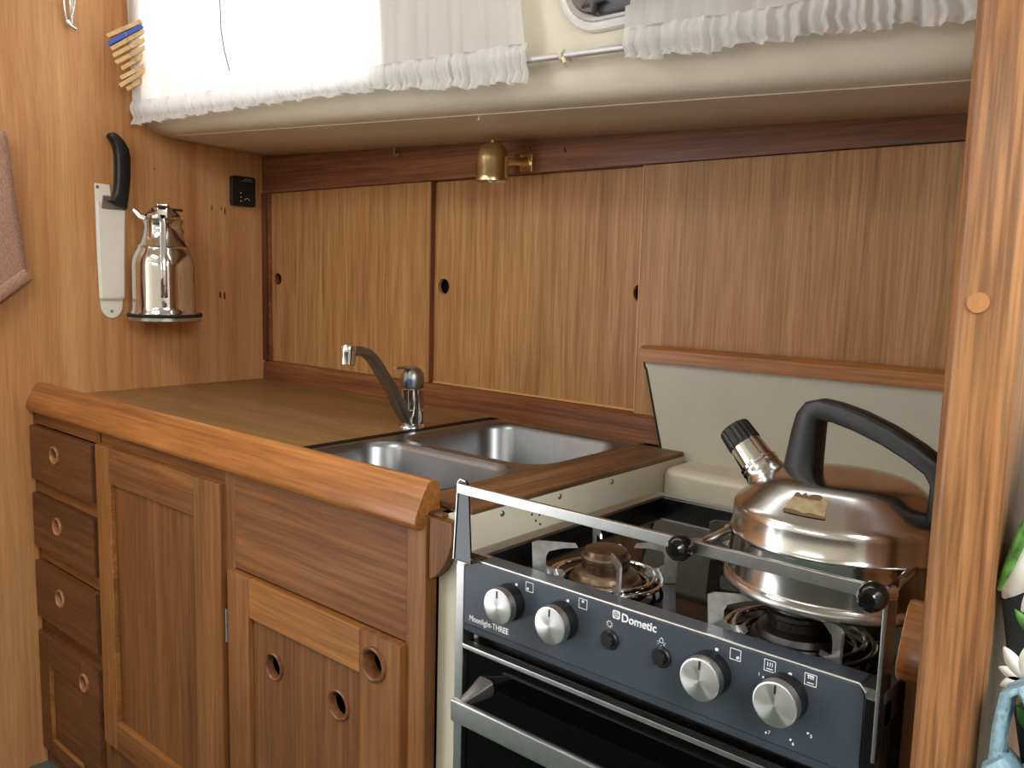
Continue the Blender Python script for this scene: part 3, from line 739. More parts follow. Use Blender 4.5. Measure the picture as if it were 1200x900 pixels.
# fiddle rail
bm = bm_new(); prism(bm, [(1.3950, 0.8465), (1.4215, 0.8465), (1.4150, 0.938), (1.4115, 0.9425), (1.4035, 0.9435), (1.4000, 0.940)], 0.7045, 0.707, 'xz')
box(bm, 1.3950, 1.4215, 0.7045, 0.735, 0.8455, 0.8470)
fr = sp_('fiddle_rail', B(1.402, 1.884, 0.6985, 0.7040, 0.9285, 0.9402, 0.0008), STEEL)
obj('upright', bm, GLOSSB, fr)
bm = bm_new(); prism(bm, [(1.3935, 0.8465), (1.3950, 0.8465), (1.4002, 0.940), (1.4038, 0.9437), (1.4115, 0.9427), (1.4117, 0.9440), (1.4030, 0.9452), (1.3988, 0.941)], 0.7030, 0.7072, 'xz'); obj('upright_edge', bm, STEEL, fr)
bm = B(1.8815, 1.8840, 0.703, 0.730, 0.79, 0.941, 0.0008); obj('upright', bm, BLACKE, fr)
obj('upright_edge', B(1.8810, 1.8842, 0.7005, 0.7035, 0.79, 0.941, 0.0008), STEEL, fr)
for x, y1, x2 in ((1.702, 0.785, 1.703), (1.876, 0.80, 1.8785)):
    bm = bm_new(); lathe(bm, [(0, -0.014), (0.006, -0.0135), (0.0105, -0.009), (0.0122, -0.002), (0.0115, 0.004), (0.009, 0.006), (0, 0.006)], (x, 0.690, 0.9345), (0, 1, 0), 28)
    kk = obj('clamp_knob', bm, GLOSSB, fr)
    bm = bm_new(); tube(bm, [(x, 0.695, 0.9345), (x + 0.004, 0.7035, 0.9345), (x + 0.009, 0.7115, 0.9345)], 0.0062, 14); obj('clamp_collar', bm, CHROME, kk)
    # bent pan-holding arm reaching back over the hob
    bm = bm_new(); tube(bm, [(x + 0.008, 0.708, 0.9335), (x2 + 0.003, 0.722, 0.9325), (x2, 0.745, 0.931), (x2 - 0.002, y1, 0.930), (x2 - 0.006, y1 + 0.012, 0.930)], 0.0042, 10)
    obj('pan_clamp_arm', bm, CHROME, kk)

# burners and pan supports
def burner(cx, cy, s=1.0, brass=BURNB):
    bm = bm_new(); lathe(bm, [(0.043 * s, 0.0), (0.043 * s, 0.006), (0.041 * s, 0.009), (0.038 * s, 0.010), (0.036 * s, 0.016), (0.031 * s, 0.019), (0.0275 * s, 0.020), (0.0275 * s, 0.028), (0.029 * s, 0.030), (0.029 * s, 0.034), (0.0255 * s, 0.036), (0.0245 * s, 0.042), (0.019 * s, 0.044), (0, 0.045)], (cx, cy, 0.8265), (0, 0, 1), 40)
    bn = sp_('burner', bm, brass)
    bm = bm_new()
    for k in range(22):
        a = 2 * PI * k / 22; r = 0.0277 * s
        box_c = Vector((cx + r * math.cos(a), cy + r * math.sin(a), 0.8510))
        lathe(bm, [(0, 0.0006), (0.0011, 0.0006), (0.0011, 0)], box_c, (math.cos(a), math.sin(a), 0), 8)
    obj('flame_port', bm, DARK, bn)
    bm = bm_new(); torus(bm, (cx, cy, 0.8315), 0.050 * s, 0.0022, n=48, m=8); obj('drip_ring', bm, CHROME, bn)
    bm = bm_new(); tube(bm, [(cx - 0.012, cy + 0.047 * s, 0.827), (cx - 0.012, cy + 0.047 * s, 0.860)], 0.0022, 8); obj('igniter', bm, BULB, bn)
    bm = bm_new(); torus(bm, (cx, cy, 0.8345), 0.066 * s, 0.0027, n=56, m=10); torus(bm, (cx, cy, 0.8385), 0.0575 * s, 0.0025, n=56, m=10)
    ps = sp_('pan_support', bm, CHROME)
    R = 0.084 * s
    out = [(R, 0.8275), (R + 0.003, 0.876), (R - 0.004, 0.8785), (0.036 * s, 0.8750), (0.033 * s, 0.8700), (R - 0.034, 0.8695), (R - 0.017, 0.866), (R - 0.014, 0.860), (R - 0.014, 0.849), (R - 0.020, 0.8455), (0.050 * s, 0.8435), (0.047 * s, 0.839), (0.050 * s, 0.8355), (0.064 * s, 0.8325), (0.068 * s, 0.8275)]
    for k in range(4):
        a = PI / 4 + k * PI / 2
        bm = bm_new(); prism(bm, out, -0.0012, 0.0012, 'xz')
        bmesh.ops.transform(bm, matrix=Matrix.Translation((cx, cy, 0)) @ Matrix.Rotation(a, 4, 'Z'), verts=bm.verts[:])
        obj('support_arm', bm, GRATE, ps)
burner(1.540, 0.808)
burner(1.772, 0.808, 1.08, DARKM)
burner(1.640, 1.03, 0.9, DARKM)

# ================================================================== KETTLE
KX, KY, KZ = 1.789, 0.853, 0.8795
kt = thing('kettle', 'dented polished steel kettle with black handle on the front right burner', 'kettle', (KX, KY, KZ))
prof = [(0, 0), (0.104, 0), (0.1085, 0.0015), (0.1095, 0.005), (0.1085, 0.0085), (0.1062, 0.0098), (0.1058, 0.013), (0.1050, 0.048), (0.1058, 0.0505), (0.1066, 0.0525), (0.1058, 0.0545), (0.1042, 0.057), (0.1040, 0.074), (0.1034, 0.0785), (0.1014, 0.0818), (0.0985, 0.0843), (0.093, 0.0890), (0.084, 0.0967), (0.074, 0.1052), (0.067, 0.1095), (0.057, 0.1122), (0.04, 0.1142), (0, 0.115)]
bm = bm_new(); lathe(bm, prof, (KX, KY, KZ), (0, 0, 1), 72)
obj('body', bm, KETTLE, kt, 60)
bm = bm_new(); lathe(bm, [(0, -0.0006), (0.1086, -0.0006), (0.1100, 0.0015), (0.1103, 0.005), (0.1088, 0.0082), (0.1065, 0.0086)], (KX, KY, KZ), (0, 0, 1), 72)
obj('base_rim', bm, STEEL, kt, 60)
ka = math.radians(170); kd = Vector((math.cos(ka), math.sin(ka), 0)); kb_ = Vector((KX, KY, KZ))
def KP(r, h): return kb_ + kd * (r + 0.004) + Vector((0, 0, h + 0.004))
# spout
ax = Vector((kd.x * 0.72, kd.y * 0.72, 0.70)).normalized(); so = KP(0.072, 0.080)
bm = bm_new(); lathe(bm, [(0.0275, -0.02), (0.027, 0.008), (0.0225, 0.0165), (0.0205, 0.024), (0.0215, 0.0265), (0.0205, 0.029), (0.0200, 0.032)], so, ax, 36)
spo = obj('spout', bm, KETTLE, kt, 60)
bm = bm_new(); lathe(bm, [(0.0200, 0.0285), (0.0212, 0.0295), (0.0212, 0.0325), (0.0195, 0.0335), (0.0178, 0.0565), (0.0165, 0.0575), (0, 0.0575)], so, ax, 36)
wh = obj('whistle_collar', bm, CHROME, spo)
bm = bm_new(); n = 40
rings = []
for r, h in ((0.0183, 0.0565), (0.0188, 0.058), (0.0178, 0.078), (0.0165, 0.0805), (0.0, 0.0810)):
    d_, u_, v_ = frame_of(ax)
    if r == 0: rings.append([bm.verts.new(so + d_ * h)])
    else: rings.append([bm.verts.new(so + d_ * h + (u_ * math.cos(2 * PI * k / n) + v_ * math.sin(2 * PI * k / n)) * (r - (0.0009 if k % 2 else 0))) for k in range(n)])
for a, b in zip(rings, rings[1:]):
    for k in range(n):
        if len(b) == 1: bm.faces.new((a[k], b[0], a[(k + 1) % n]))
        else: bm.faces.new((a[k], b[k], b[(k + 1) % n], a[(k + 1) % n]))
bmesh.ops.recalc_face_normals(bm, faces=bm.faces[:])
obj('whistle_cap', bm, BLACKP, spo, 20)
# handle: upright at the spout side, bar falling to the rear shoulder
hp = [KP(0.041, 0.100), KP(0.0395, 0.120), KP(0.0370, 0.145), KP(0.0345, 0.1615), KP(0.0300, 0.1685), KP(0.023, 0.1715), KP(0.006, 0.1705), KP(-0.018, 0.1655), KP(-0.048, 0.1560), KP(-0.076, 0.1435), KP(-0.094, 0.1330), KP(-0.1015, 0.119), KP(-0.101, 0.098), KP(-0.098, 0.078)]
ru = [0.0150, 0.0145, 0.0140, 0.0135, 0.0130, 0.0125, 0.0115, 0.0115, 0.0115, 0.0115, 0.0115, 0.0105, 0.010, 0.010]
rv = [0.0185, 0.0170, 0.0152, 0.0135, 0.0125, 0.0110, 0.0104, 0.0105, 0.0103, 0.0100, 0.0100, 0.0095, 0.009, 0.009]
bm = bm_new(); rg = []
for i, p in enumerate(hp):
    d = (hp[min(i + 1, len(hp) - 1)] - hp[max(i - 1, 0)]).normalized()
    u = kd.cross(Vector((0, 0, 1))).normalized(); v = u.cross(d).normalized(); ring_ = []
    for k in range(16):
        t = 2 * PI * k / 16; c, s = math.cos(t), math.sin(t)
        c = math.copysign(abs(c) ** 0.45, c); s = math.copysign(abs(s) ** 0.45, s)
        ring_.append(bm.verts.new(p + u * ru[i] * c + v * rv[i] * s))
    rg.append(ring_)
for a, b in zip(rg, rg[1:]):
    for k in range(16): bm.faces.new((a[k], a[(k + 1) % 16], b[(k + 1) % 16], b[k]))
bm.faces.new(rg[0][::-1]); bm.faces.new(rg[-1]); bmesh.ops.recalc_face_normals(bm, faces=bm.faces[:])
hh = obj('handle', bm, BLACKP, kt, 60)
# sticker on the shoulder: small patch wrapped on the cone
def cone_patch(a0, a1, r0, r1, h0, h1, lift, nu=8, nv=3, jag=0.0):
    bm = bm_new(); g = []
    for i in range(nu + 1):
        row = []
        for j in range(nv + 1):
            f = j / nv; a = a0 + (a1 - a0) * i / nu; rr = r0 + (r1 - r0) * f
            if j == nv: rr += jag * random.uniform(-1, 1)
            hz = h0 + (h1 - h0) * (r0 - rr) / (r0 - r1)
            row.append(bm.verts.new((KX + rr * math.cos(a), KY + rr * math.sin(a), KZ + hz + lift)))
        g.append(row)
    for i in range(nu):
        for j in range(nv): bm.faces.new((g[i][j], g[i + 1][j], g[i + 1][j + 1], g[i][j + 1]))
    return bm
a0 = math.radians(257); a1 = math.radians(281)
obj('worn_sticker', cone_patch(a0, a1, 0.0925, 0.0775, 0.0899, 0.1027, 0.0008, jag=0.0012), STICK, kt, 60)
obj('sticker_residue', cone_patch(a0 - 0.01, a1 + 0.01, 0.0942, 0.0915, 0.0885, 0.0908, 0.0010, jag=0.0008), BROWNP, kt, 60)
obj('sticker_residue', cone_patch(a0, a1 - 0.08, 0.0795, 0.0755, 0.1011, 0.1043, 0.0009, jag=0.002), BROWNP, kt, 60)

# ================================================================== LEFT BULKHEAD: KNIFE, SHEATH, THERMOS, ALARM, TOWEL, PEGS, UTENSIL
sh = thing('knife_sheath', 'long off-white plastic knife sheath screwed to the left bulkhead', 'sheath', (0.0, 0.945, 1.06))
pts = [(0.905, 1.372), (0.940, 1.371), (0.944, 1.330), (0.945, 1.318), (0.970, 1.318), (0.965, 1.20), (0.963, 1.090)]
for i in range(1, 9):
    t = PI * i / 9; pts.append((0.9365 + 0.0265 * math.cos(t), 1.088 - 0.032 * math.sin(t)))
pts += [(0.910, 1.090), (0.908, 1.22)]
bm = bm_new(); prism(bm, pts, 0.0003, 0.0035, 'yz', 0.0008); obj('back_plate', bm, SHEATHM, sh)
pts2 = [(0.9085, 1.330), (0.912, 1.316), (0.920, 1.313), (0.970, 1.313), (0.965, 1.20), (0.963, 1.106), (0.911, 1.104), (0.9085, 1.22)]
bm = bm_new(); prism(bm, pts2, 0.0092, 0.012, 'yz', 0.001)
for p0, p1 in ((pts2[0], pts2[7]), (pts2[7], pts2[6]), (pts2[6], pts2[5]), (pts2[5], pts2[4]), (pts2[4], pts2[3])):
    tube(bm, [(0.006, p0[0], p0[1]), (0.006, p1[0], p1[1])], 0.0048, 8)
obj('pocket', bm, SHEATHM, sh)
for y, z in ((0.911, 1.364), (0.936, 1.073)):
    bm = bm_new(); lathe(bm, [(0, 0.0012), (0.003, 0.001), (0.0042, 0)], (0.0036, y, z), (1, 0, 0), 16); obj('screw', bm, SCREW, sh)
kn = thing('kitchen_knife', 'kitchen knife with black handle slotted in the white wall sheath', 'knife', (0.006, 0.955, 1.13))
bm = bm_new(); prism(bm, [(0.922, 1.345), (0.966, 1.345), (0.9665, 1.30), (0.960, 1.14), (0.928, 1.12), (0.917, 1.30)], 0.0056, 0.0076, 'yz'); obj('blade', bm, STEEL, kn)
hpts = [(0.931, 1.333), (0.936, 1.338), (0.944, 1.350), (0.948, 1.375), (0.950, 1.405), (0.950, 1.440), (0.946, 1.462), (0.938, 1.476), (0.934, 1.482), (0.937, 1.489), (0.947, 1.492), (0.958, 1.486), (0.970, 1.474), (0.981, 1.456), (0.984, 1.435), (0.983, 1.395), (0.979, 1.36), (0.9755, 1.338), (0.972, 1.316)]
bm = bm_new(); prism(bm, hpts, -0.004, 0.020, 'yz')
for v in bm.verts: v.co.x += 0.0065
es = [e for e in bm.edges if abs(e.verts[0].co.x - e.verts[1].co.x) < 1e-5]
bmesh.ops.bevel(bm, geom=es, offset=0.006, segments=3, profile=0.5, affect='EDGES')
obj('handle', bm, BLACKP, kn, 50)

TX, TY, TZ = 0.090, 1.025, 1.067
pl = thing('flask_holder', 'round black-edged steel bracket on the left bulkhead holding the flask', 'bracket', (0.045, TY, 1.055))
bm = bm_new(); lathe(bm, [(0, 0), (0.0800, 0), (0.0815, 0.002), (0.0815, 0.009), (0.080, 0.010), (0, 0.010)], (TX, TY, 1.053), (0, 0, 1), 56); obj('tray', bm, STEEL, pl)
bm = bm_new(); lathe(bm, [(0.0805, 0.010), (0.0845, 0.0095), (0.086, 0.015), (0.084, 0.018), (0.0775, 0.0175), (0.0775, 0.010)], (TX, TY, 1.053), (0, 0, 1), 56); obj('rubber_edge', bm, RUBBER, pl)
obj('wall_plate', B(0.0002, 0.012, TY - 0.03, TY + 0.03, 1.052, 1.064, 0.001), STEEL, pl)
th = thing('vacuum_flask', 'polished chrome vacuum flask jug standing in the wall holder', 'flask', (TX, TY, TZ - 0.0035))
bm = bm_new(); lathe(bm, [(0, -0.003), (0.070, -0.003), (0.0765, 0.000), (0.0765, 0.006), (0.0735, 0.010), (0.0725, 0.020), (0.0715, 0.090), (0.0715, 0.118), (0.070, 0.132), (0.0655, 0.146), (0.0590, 0.157), (0.0585, 0.161), (0.0600, 0.163), (0.0585, 0.165), (0.0530, 0.170), (0.047, 0.185), (0.0435, 0.202), (0.0430, 0.212), (0.046, 0.222), (0.048, 0.225), (0.046, 0.227), (0, 0.227)], (TX, TY, TZ), (0, 0, 1), 64)
obj('body', bm, CHROME, th, 60)
bm = bm_new(); lathe(bm, [(0.040, 0.2265), (0.041, 0.236), (0.034, 0.243), (0.028, 0.247), (0.026, 0.253), (0, 0.255)], (TX, TY, TZ), (0, 0, 1), 40); ld = obj('lid', bm, CHROME, th, 60)
hd_ = Vector((0.87, -0.46, 0)).normalized()
side = -hd_.cross(Vector((0, 0, 1)))
bm = bm_new(); tube(bm, [Vector((TX, TY, TZ)) + hd_ * 0.010 + Vector((0, 0, 0.255)), Vector((TX, TY, TZ)) + hd_ * 0.045 + Vector((0, 0, 0.256)), Vector((TX, TY, TZ)) + hd_ * 0.074 + Vector((0, 0, 0.250))], 0.004, 12, flat=([0.016, 0.014, 0.009], [0.004, 0.004, 0.003], (0, 0, 1))); obj('thumb_lever', bm, BLACKP, ld)
bm = bm_new(); tube(bm, [Vector((TX, TY, TZ)) + side * (0.02) * -1 + Vector((0, 0, 0.252)), Vector((TX, TY, TZ)) + side * 0.045 + Vector((0, 0, 0.250))], 0.005, 12, flat=([0.012, 0.009], [0.004, 0.003], (0, 0, 1))); obj('lid_tongue', bm, RUBBER, ld)
bm = bm_new(); tube(bm, [Vector((TX, TY, TZ)) - side * 0.028 + Vector((0, 0, 0.222)), Vector((TX, TY, TZ)) - side * 0.050 + Vector((0, 0, 0.232)), Vector((TX, TY, TZ)) - side * 0.064 + Vector((0, 0, 0.247))], 0.01, 14, flat=([0.020, 0.015, 0.009], [0.010, 0.007, 0.004], (0, 0, 1))); obj('pouring_lip', bm, CHROME, ld)
bm = bm_new(); box(bm, -0.008, 0.014, -0.0115, 0.0115, 0.226, 0.260, 0.002)
bmesh.ops.transform(bm, matrix=Matrix.Translation(Vector((TX, TY, TZ)) + hd_ * 0.045) @ Matrix.Rotation(math.atan2(hd_.y, hd_.x), 4, 'Z'), verts=bm.verts[:]); obj('hinge_block', bm, CHROME, ld)
T0 = Vector((TX, TY, TZ))
bm = bm_new(); tube(bm, [T0 + hd_ * r + Vector((0, 0, h)) for r, h in ((0.048, 0.236), (0.058, 0.232), (0.0645, 0.215), (0.069, 0.180), (0.078, 0.145), (0.0830, 0.115), (0.0830, 0.080), (0.080, 0.055), (0.0745, 0.046), (0.070, 0.045))], 0.005, 12, flat=(0.0075, 0.0030, side, 'side'))
obj('handle', bm, CHROME, th, 60)
bm = bm_new(); tube(bm, [T0 + hd_ * 0.0785 + Vector((0, 0, 0.034)), T0 + hd_ * 0.0745 + Vector((0, 0, 0.022))], 0.006, 10, flat=([0.008, 0.007], [0.003, 0.003], (0, 1, 0.2))); obj('handle_foot', bm, DULL, th)
bm = bm_new(); tube(bm, [T0 - hd_ * 0.04 + side * 0.030 + Vector((0, 0, 0.24)), T0 - hd_ * 0.055 + side * 0.042 + Vector((0, 0, 0.20)), T0 - hd_ * 0.06 + side * 0.040 + Vector((0, 0, 0.16))], 0.005, 10); obj('neck_strap', bm, RUBBER, th)

al = thing('gas_alarm', 'small black wall alarm box near the left end of the cupboards', 'alarm', (0.0, 1.29, 1.345))
bm = bm_new(); prism(bm, rrect(1.256, 1.326, 1.348, 1.426, 0.007, 4), 0.0004, 0.016, 'yz', 0.002); ab = obj('case', bm, BLACKP, al)
for y, z in ((1.281, 1.382), (1.281, 1.371), (1.281, 1.361)):
    bm = bm_new(); lathe(bm, [(0, 0.0008), (0.0016, 0.0006), (0.0018, 0)], (0.016, y, z), (1, 0, 0), 10); obj('indicator_light', bm, PRINT, ab)
bm = bm_new(); torus(bm, (0.0161, 1.299, 1.362), 0.007, 0.0006, (1, 0, 0), 14, 6, PI * 1.05, PI * 1.95); obj('printed_arc', bm, PRINT, ab)
bm = B(0.0157, 0.0163, 1.283, 1.316, 1.413, 1.4145); obj('printed_line', bm, SCREW, ab)
bm = B(0.0157, 0.0163, 1.292, 1.314, 1.417, 1.4198); obj('printed_line', bm, STICK, ab)

# hanging brown towel at the left edge
bm = bm_new(); nu, nv = 14, 22; g = []
for i in range(nu + 1):
    row = []
    for j in range(nv + 1):
        u = i / nu; v = j / nv
        z = 1.46 - v * 0.318
        ymax = 0.712 + 0.030 * min(1, v * 1.1)
        y = 0.50 + (ymax - 0.50) * u
        z += -0.17 * (1 - u) * v
        x = 0.016 + 0.007 * math.sin(9 * u + 2 * v) + 0.010 * v * u
        row.append(bm.verts.new((x, y, z)))
    g.append(row)
for i in range(nu):
    for j in range(nv): bm.faces.new((g[i][j], g[i + 1][j], g[i + 1][j + 1], g[i][j + 1]))
tw = thing('hand_towel', 'brown terry towel hanging on the left bulkhead at the left edge', 'towel', (0.0, 0.62, 1.10))
ob = obj('cloth', bm, TOWEL, tw, 80)
m_ = ob.modifiers.new('t', 'SOLIDIFY'); m_.thickness = 0.008
bm = bm_new(); tube(bm, [(0.018 + 0.010 * (i / 12) + 0.007 * math.sin(9 * i / 12 + 1.8), 0.505 + 0.238 * i / 12, 1.158 - 0.17 * (1 - i / 12)) for i in range(13)], 0.01, 10, flat=(0.0075, 0.016, (0, 0, 1)))
obj('hem_band', bm, TOWEL, tw, 60)
bm = bm_new(); tube(bm, [(0.0005, 0.60, 1.462), (0.020, 0.60, 1.462), (0.034, 0.60, 1.474)], 0.005, 10); obj('peg_hook', bm, BRASS, tw)

# hanging bunch of wire utensils at top left
ut = thing('wire_whisk', 'steel wire utensil loops hanging on the bulkhead at the top left', 'utensil', (0.012, 0.858, 1.71))
for k, (dy, dx) in enumerate(((-0.010, 0.006), (0.010, 0.010), (-0.004, 0.016), (0.005, 0.003))):
    bm = bm_new(); pts = []
    for i in range(13):
        t = i / 12; pts.append((0.010 + dx * math.sin(PI * t), 0.859 + dy * math.sin(PI * t) + 0.003 * (k - 1.5) * (1 - t), 1.715 + 0.11 * t))
    tube(bm, pts, 0.0022, 8); obj('wire_loop', bm, STEELW, ut, 60)
bm = bm_new(); tube(bm, [(0.011, 0.855, 1.722), (0.013, 0.860, 1.712), (0.016, 0.872, 1.706)], [0.0042, 0.0045, 0.003], 10); obj('twisted_end', bm, STEELW, ut)
bm = bm_new(); tube(bm, [(0.0005, 0.859, 1.823), (0.014, 0.859, 1.823), (0.018, 0.859, 1.832)], 0.003, 8); obj('wall_hook', bm, SCREW, ut)

# clothes pegs clipped to the curtain edge
peg_labels = ['topmost pale wooden clothes peg of the row, partly behind the blue one', 'blue painted clothes peg clipped on the curtain edge', 'tan wooden clothes peg directly under the blue peg', 'pale clothes peg fourth from the top of the row', 'pale clothes peg in the middle of the row of nine', 'yellowish clothes peg sixth down the row', 'tan shaded clothes peg third from the bottom of the row', 'bright pale clothes peg second from the bottom of the row', 'lowest clothes peg of the row on the curtain edge']
peg_pos = [((0.0600, 0.9205, 1.6943), (0.1009, 0.9805, 1.7346)), ((0.0600, 0.9219, 1.6779), (0.1025, 0.9815, 1.7252)), ((0.0600, 0.9293, 1.6683), (0.1009, 0.9860, 1.7153)), ((0.0600, 0.9327, 1.6541), (0.0990, 0.9884, 1.6974)), ((0.0600, 0.9381, 1.6402), (0.0977, 0.9926, 1.6816)), ((0.0600, 0.9515, 1.6296), (0.0931, 0.9985, 1.6684)), ((0.0600, 0.9488, 1.6083), (0.0955, 1.0009, 1.6477)), ((0.0600, 0.9463, 1.5908), (0.0989, 1.0010, 1.6397)), ((0.0600, 0.9620, 1.5860), (0.0933, 1.0095, 1.6268)),]
pegm = [W_PEG, BLUE, W_PEG, W_PEG, W_PEG, W_PEG, W_PEG, W_PEG, W_PEG]
for k, (pa, pb) in enumerate(peg_pos):
    a = Vector(pa); b = Vector(pb)
    pg = thing('clothes_peg', peg_labels[k], 'clothes peg', a.lerp(b, 0.5), 'clothes pegs on the curtain edge')
    d = (b - a).normalized(); ln = (b - a).length
    up_ = Vector((0.85, -0.5, 0)); sd_ = d.cross(up_).normalized(); up_ = sd_.cross(d).normalized()
    for s in (1, -1):
        bm = bm_new()
        o2 = [(0, 0.0045), (ln * 0.45, 0.0004), (ln * 0.95, 0.0004), (ln, 0.002), (ln * 0.97, 0.0046), (ln * 0.55, 0.0052), (0, 0.0078)]
        prism(bm, [(u, v * s) for u, v in o2], -0.0045, 0.0045, 'xy', 0.0006)
        Mx = Matrix((d, up_, sd_)).transposed().to_4x4(); Mx.translation = a
        bmesh.ops.transform(bm, matrix=Mx, verts=bm.verts[:]); obj('peg_half', bm, pegm[k], pg)
    bm = bm_new(); c = a + d * ln * 0.52
    lathe(bm, [(0.0022, -0.0052), (0.0022, 0.0052)], c, sd_, 10); tube(bm, [c + up_ * 0.0062 + sd_ * 0.0048, c + up_ * 0.0064 - sd_ * 0.0048], 0.0008, 6)
    obj('spring', bm, SCREW, pg)

# ================================================================== CURTAINS, ROD, PORTLIGHT FITTINGS
def rod_z(x): return 1.547 - 0.0412 * x
cr = thing('curtain_rod', 'thin grey curtain rod running under the cabin windows', 'rod', (0.9, 1.0, 1.50))
bm = bm_new(); tube(bm, [(0.004, 1.0, rod_z(0.0)), (1.905, 1.0, rod_z(1.905))], 0.0048, 14); obj('tube', bm, ROD, cr)
for x in (1.303, 0.03, 1.88):
    bm = bm_new(); z = rod_z(x)
    torus(bm, (x, 1.0, z), 0.0068, 0.0028, (1, 0, 0), 20, 8)
    tube(bm, [(x + 0.004, 0.9955, z - 0.005), (x + 0.010, 0.992, z - 0.012), (x + 0.008, 1.0, z - 0.016)], 0.0028, 8)
    tube(bm, [(x, 1.006, z), (x, 1.024, z - 0.002)], 0.003, 8)
    obj('rod_hook', bm, CREAMROPE, cr)

def curtain(name, label, x0, x1, bottom, seed, shift_top, dens):
    rnd = random.Random(seed)
    c = thing(name, label, 'curtain', ((x0 + x1) / 2, 1.0, 1.49))
    n = int((x1 - x0) * 260)
    ph = [rnd.uniform(0, 6.28) for _ in range(8)]
    def fold(x, amp, f): # irregular gathers
        return amp * (0.55 * math.sin(f * x + ph[0] + 1.5 * math.sin(9 * x + ph[1])) + 0.35 * math.sin(2.3 * f * x + ph[2] + 1.2 * math.sin(14 * x + ph[3])) + 0.2 * math.sin(4.1 * f * x + ph[4]))
    # main cloth from the top rod to the bottom rod
    bm = bm_new(); g = []
    zs = [0, 0.15, 0.3, 0.45, 0.6, 0.72, 0.82, 0.9, 0.95, 1.0]
    for i in range(n + 1):
        x = x0 + (x1 - x0) * i / n; row = []
        for f in zs:
            zt = 1.90 - 0.03 * x; zb = rod_z(x) + 0.020
            z = zt + (zb - zt) * f
            gather = 0.35 + 0.65 * abs(2 * f - 1)
            xx = x + shift_top * (1 - f) * ((x - x0) / (x1 - x0)) ** 3 * 1.0
            y = 0.982 + 0.006 * f + fold(x + 0.02 * f, 0.0075 * gather, dens)
            row.append(bm.verts.new((xx, y, z)))
        g.append(row)
    for i in range(n):
        for j in range(len(zs) - 1): bm.faces.new((g[i][j], g[i][j + 1], g[i + 1][j + 1], g[i + 1][j]))
    obj('cloth', bm, CURTAIN, c, 180)
    # rod pocket and frill below it
    bm = bm_new(); g = []
    n2 = int((x1 - x0) * 900)
    def zbot(x):
        for (xa, za), (xb, zb) in zip(bottom, bottom[1:]):
            if x <= xb: return za + (zb - za) * max(0, (x - xa)) / (xb - xa)
        return bottom[-1][1]
    for i in range(n2 + 1):
        x = x0 + (x1 - x0) * i / n2; row = []
        zr = rod_z(x); zb = zbot(x) + 0.0022 * math.sin(70 * x + ph[5]) + 0.0018 * math.sin(150 * x + 2 * math.sin(20 * x) + ph[6])
        ff = 0.6 * fold(x, 1.0, 150) + 0.4 * math.sin(380 * x + 2.5 * math.sin(31 * x + ph[7]))
        lo = zr - 0.008
        for z, y, am in ((zr + 0.022, 0.990, 0.0040), (zr + 0.017, 0.9885, 0.0040), (zr + 0.010, 0.9865, 0.0058), (zr + 0.001, 0.9865, 0.0064), (lo, 0.9905, 0.0050), (lo - (lo - zb) * 0.35, 0.9945, 0.0062), (lo - (lo - zb) * 0.7, 0.993, 0.0085), (zb, 0.991, 0.0105)):
            row.append(bm.verts.new((x + 0.0015 * math.sin(60 * x + z * 300), y + ff * am, z)))
        g.append(row)
    for i in range(n2):
        for j in range(7): bm.faces.new((g[i][j], g[i][j + 1], g[i + 1][j + 1], g[i + 1][j]))
    obj('frilled_hem', bm, HEM, c, 180)
    return c
CURT1 = curtain('curtain', 'sheer white curtain glowing over the bright left window, frilled hem', 0.025, 1.243, [(0.02, 1.514), (0.367, 1.508), (0.658, 1.500), (0.918, 1.490), (1.10, 1.470), (1.25, 1.463)], 3, -0.05, 62)
curtain('curtain', 'shorter cream-white gathered curtain hanging beside the post', 1.412, 1.900, [(1.41, 1.472), (1.522, 1.463), (1.579, 1.464), (1.694, 1.460), (1.9, 1.447)], 11, 0.0, 70)
# dark cord hanging inside the first curtain
bm = bm_new(); tube(bm, [(0.4494, 0.97, 1.7399), (0.4533, 0.97, 1.6574), (0.4647, 0.97, 1.6144), (0.4826, 0.97, 1.5741)], 0.0011, 8); obj('cord', bm, DGREY, CURT1)
# portlight between the curtains
pt = thing('portlight', 'white portlight ring with dark hinge bar and star knob between the curtains', 'portlight', (1.36, 1.0, 1.57))
yw = 1.003
bm = bm_new(); pr_ = rrect(1.296, 1.60, 1.527, 1.70, 0.060, 8); tube(bm, [(x, side_y(z + 0.05 * x) - 0.002, z) for x, z in pr_] + [(pr_[0][0], side_y(pr_[0][1] + 0.05 * pr_[0][0]) - 0.002, pr_[0][1])], 0.008, 10, caps=False); obj('frame_ring', bm, WHITE, pt)
bm = bm_new(); pr2 = rrect(1.306, 1.59, 1.537, 1.69, 0.052, 8); tube(bm, [(x, side_y(z + 0.05 * x) - 0.006, z) for x, z in pr2] + [(pr2[0][0], side_y(pr2[0][1] + 0.05 * pr2[0][0]) - 0.006, pr2[0][1])], 0.006, 10, caps=False); obj('inner_ring', bm, ROD, pt)
bm = bm_new(); prism(bm, rrect(1.312, 1.585, 1.543, 1.685, 0.045, 8), 0.996, 1.000, 'xz'); obj('lens', bm, plain('smoked_lens', srgb(104, 90, 80), 0.45), pt)
bm = bm_new(); tube(bm, [(1.362, 0.996, 1.548), (1.385, 0.996, 1.549), (1.45, 0.996, 1.550)], 0.01, 10, flat=(0.006, 0.013, (0, 0, 1))); obj('hinge_bar', bm, DGREY, pt)
bm = bm_new(); sk = []
for k in range(10):
    a = 2 * PI * k / 10 - PI / 2 + 0.05; r = 0.0215 if k % 2 == 0 else 0.0085
    sk.append((1.3665 + r * math.cos(a), 1.5535 + r * math.sin(a)))
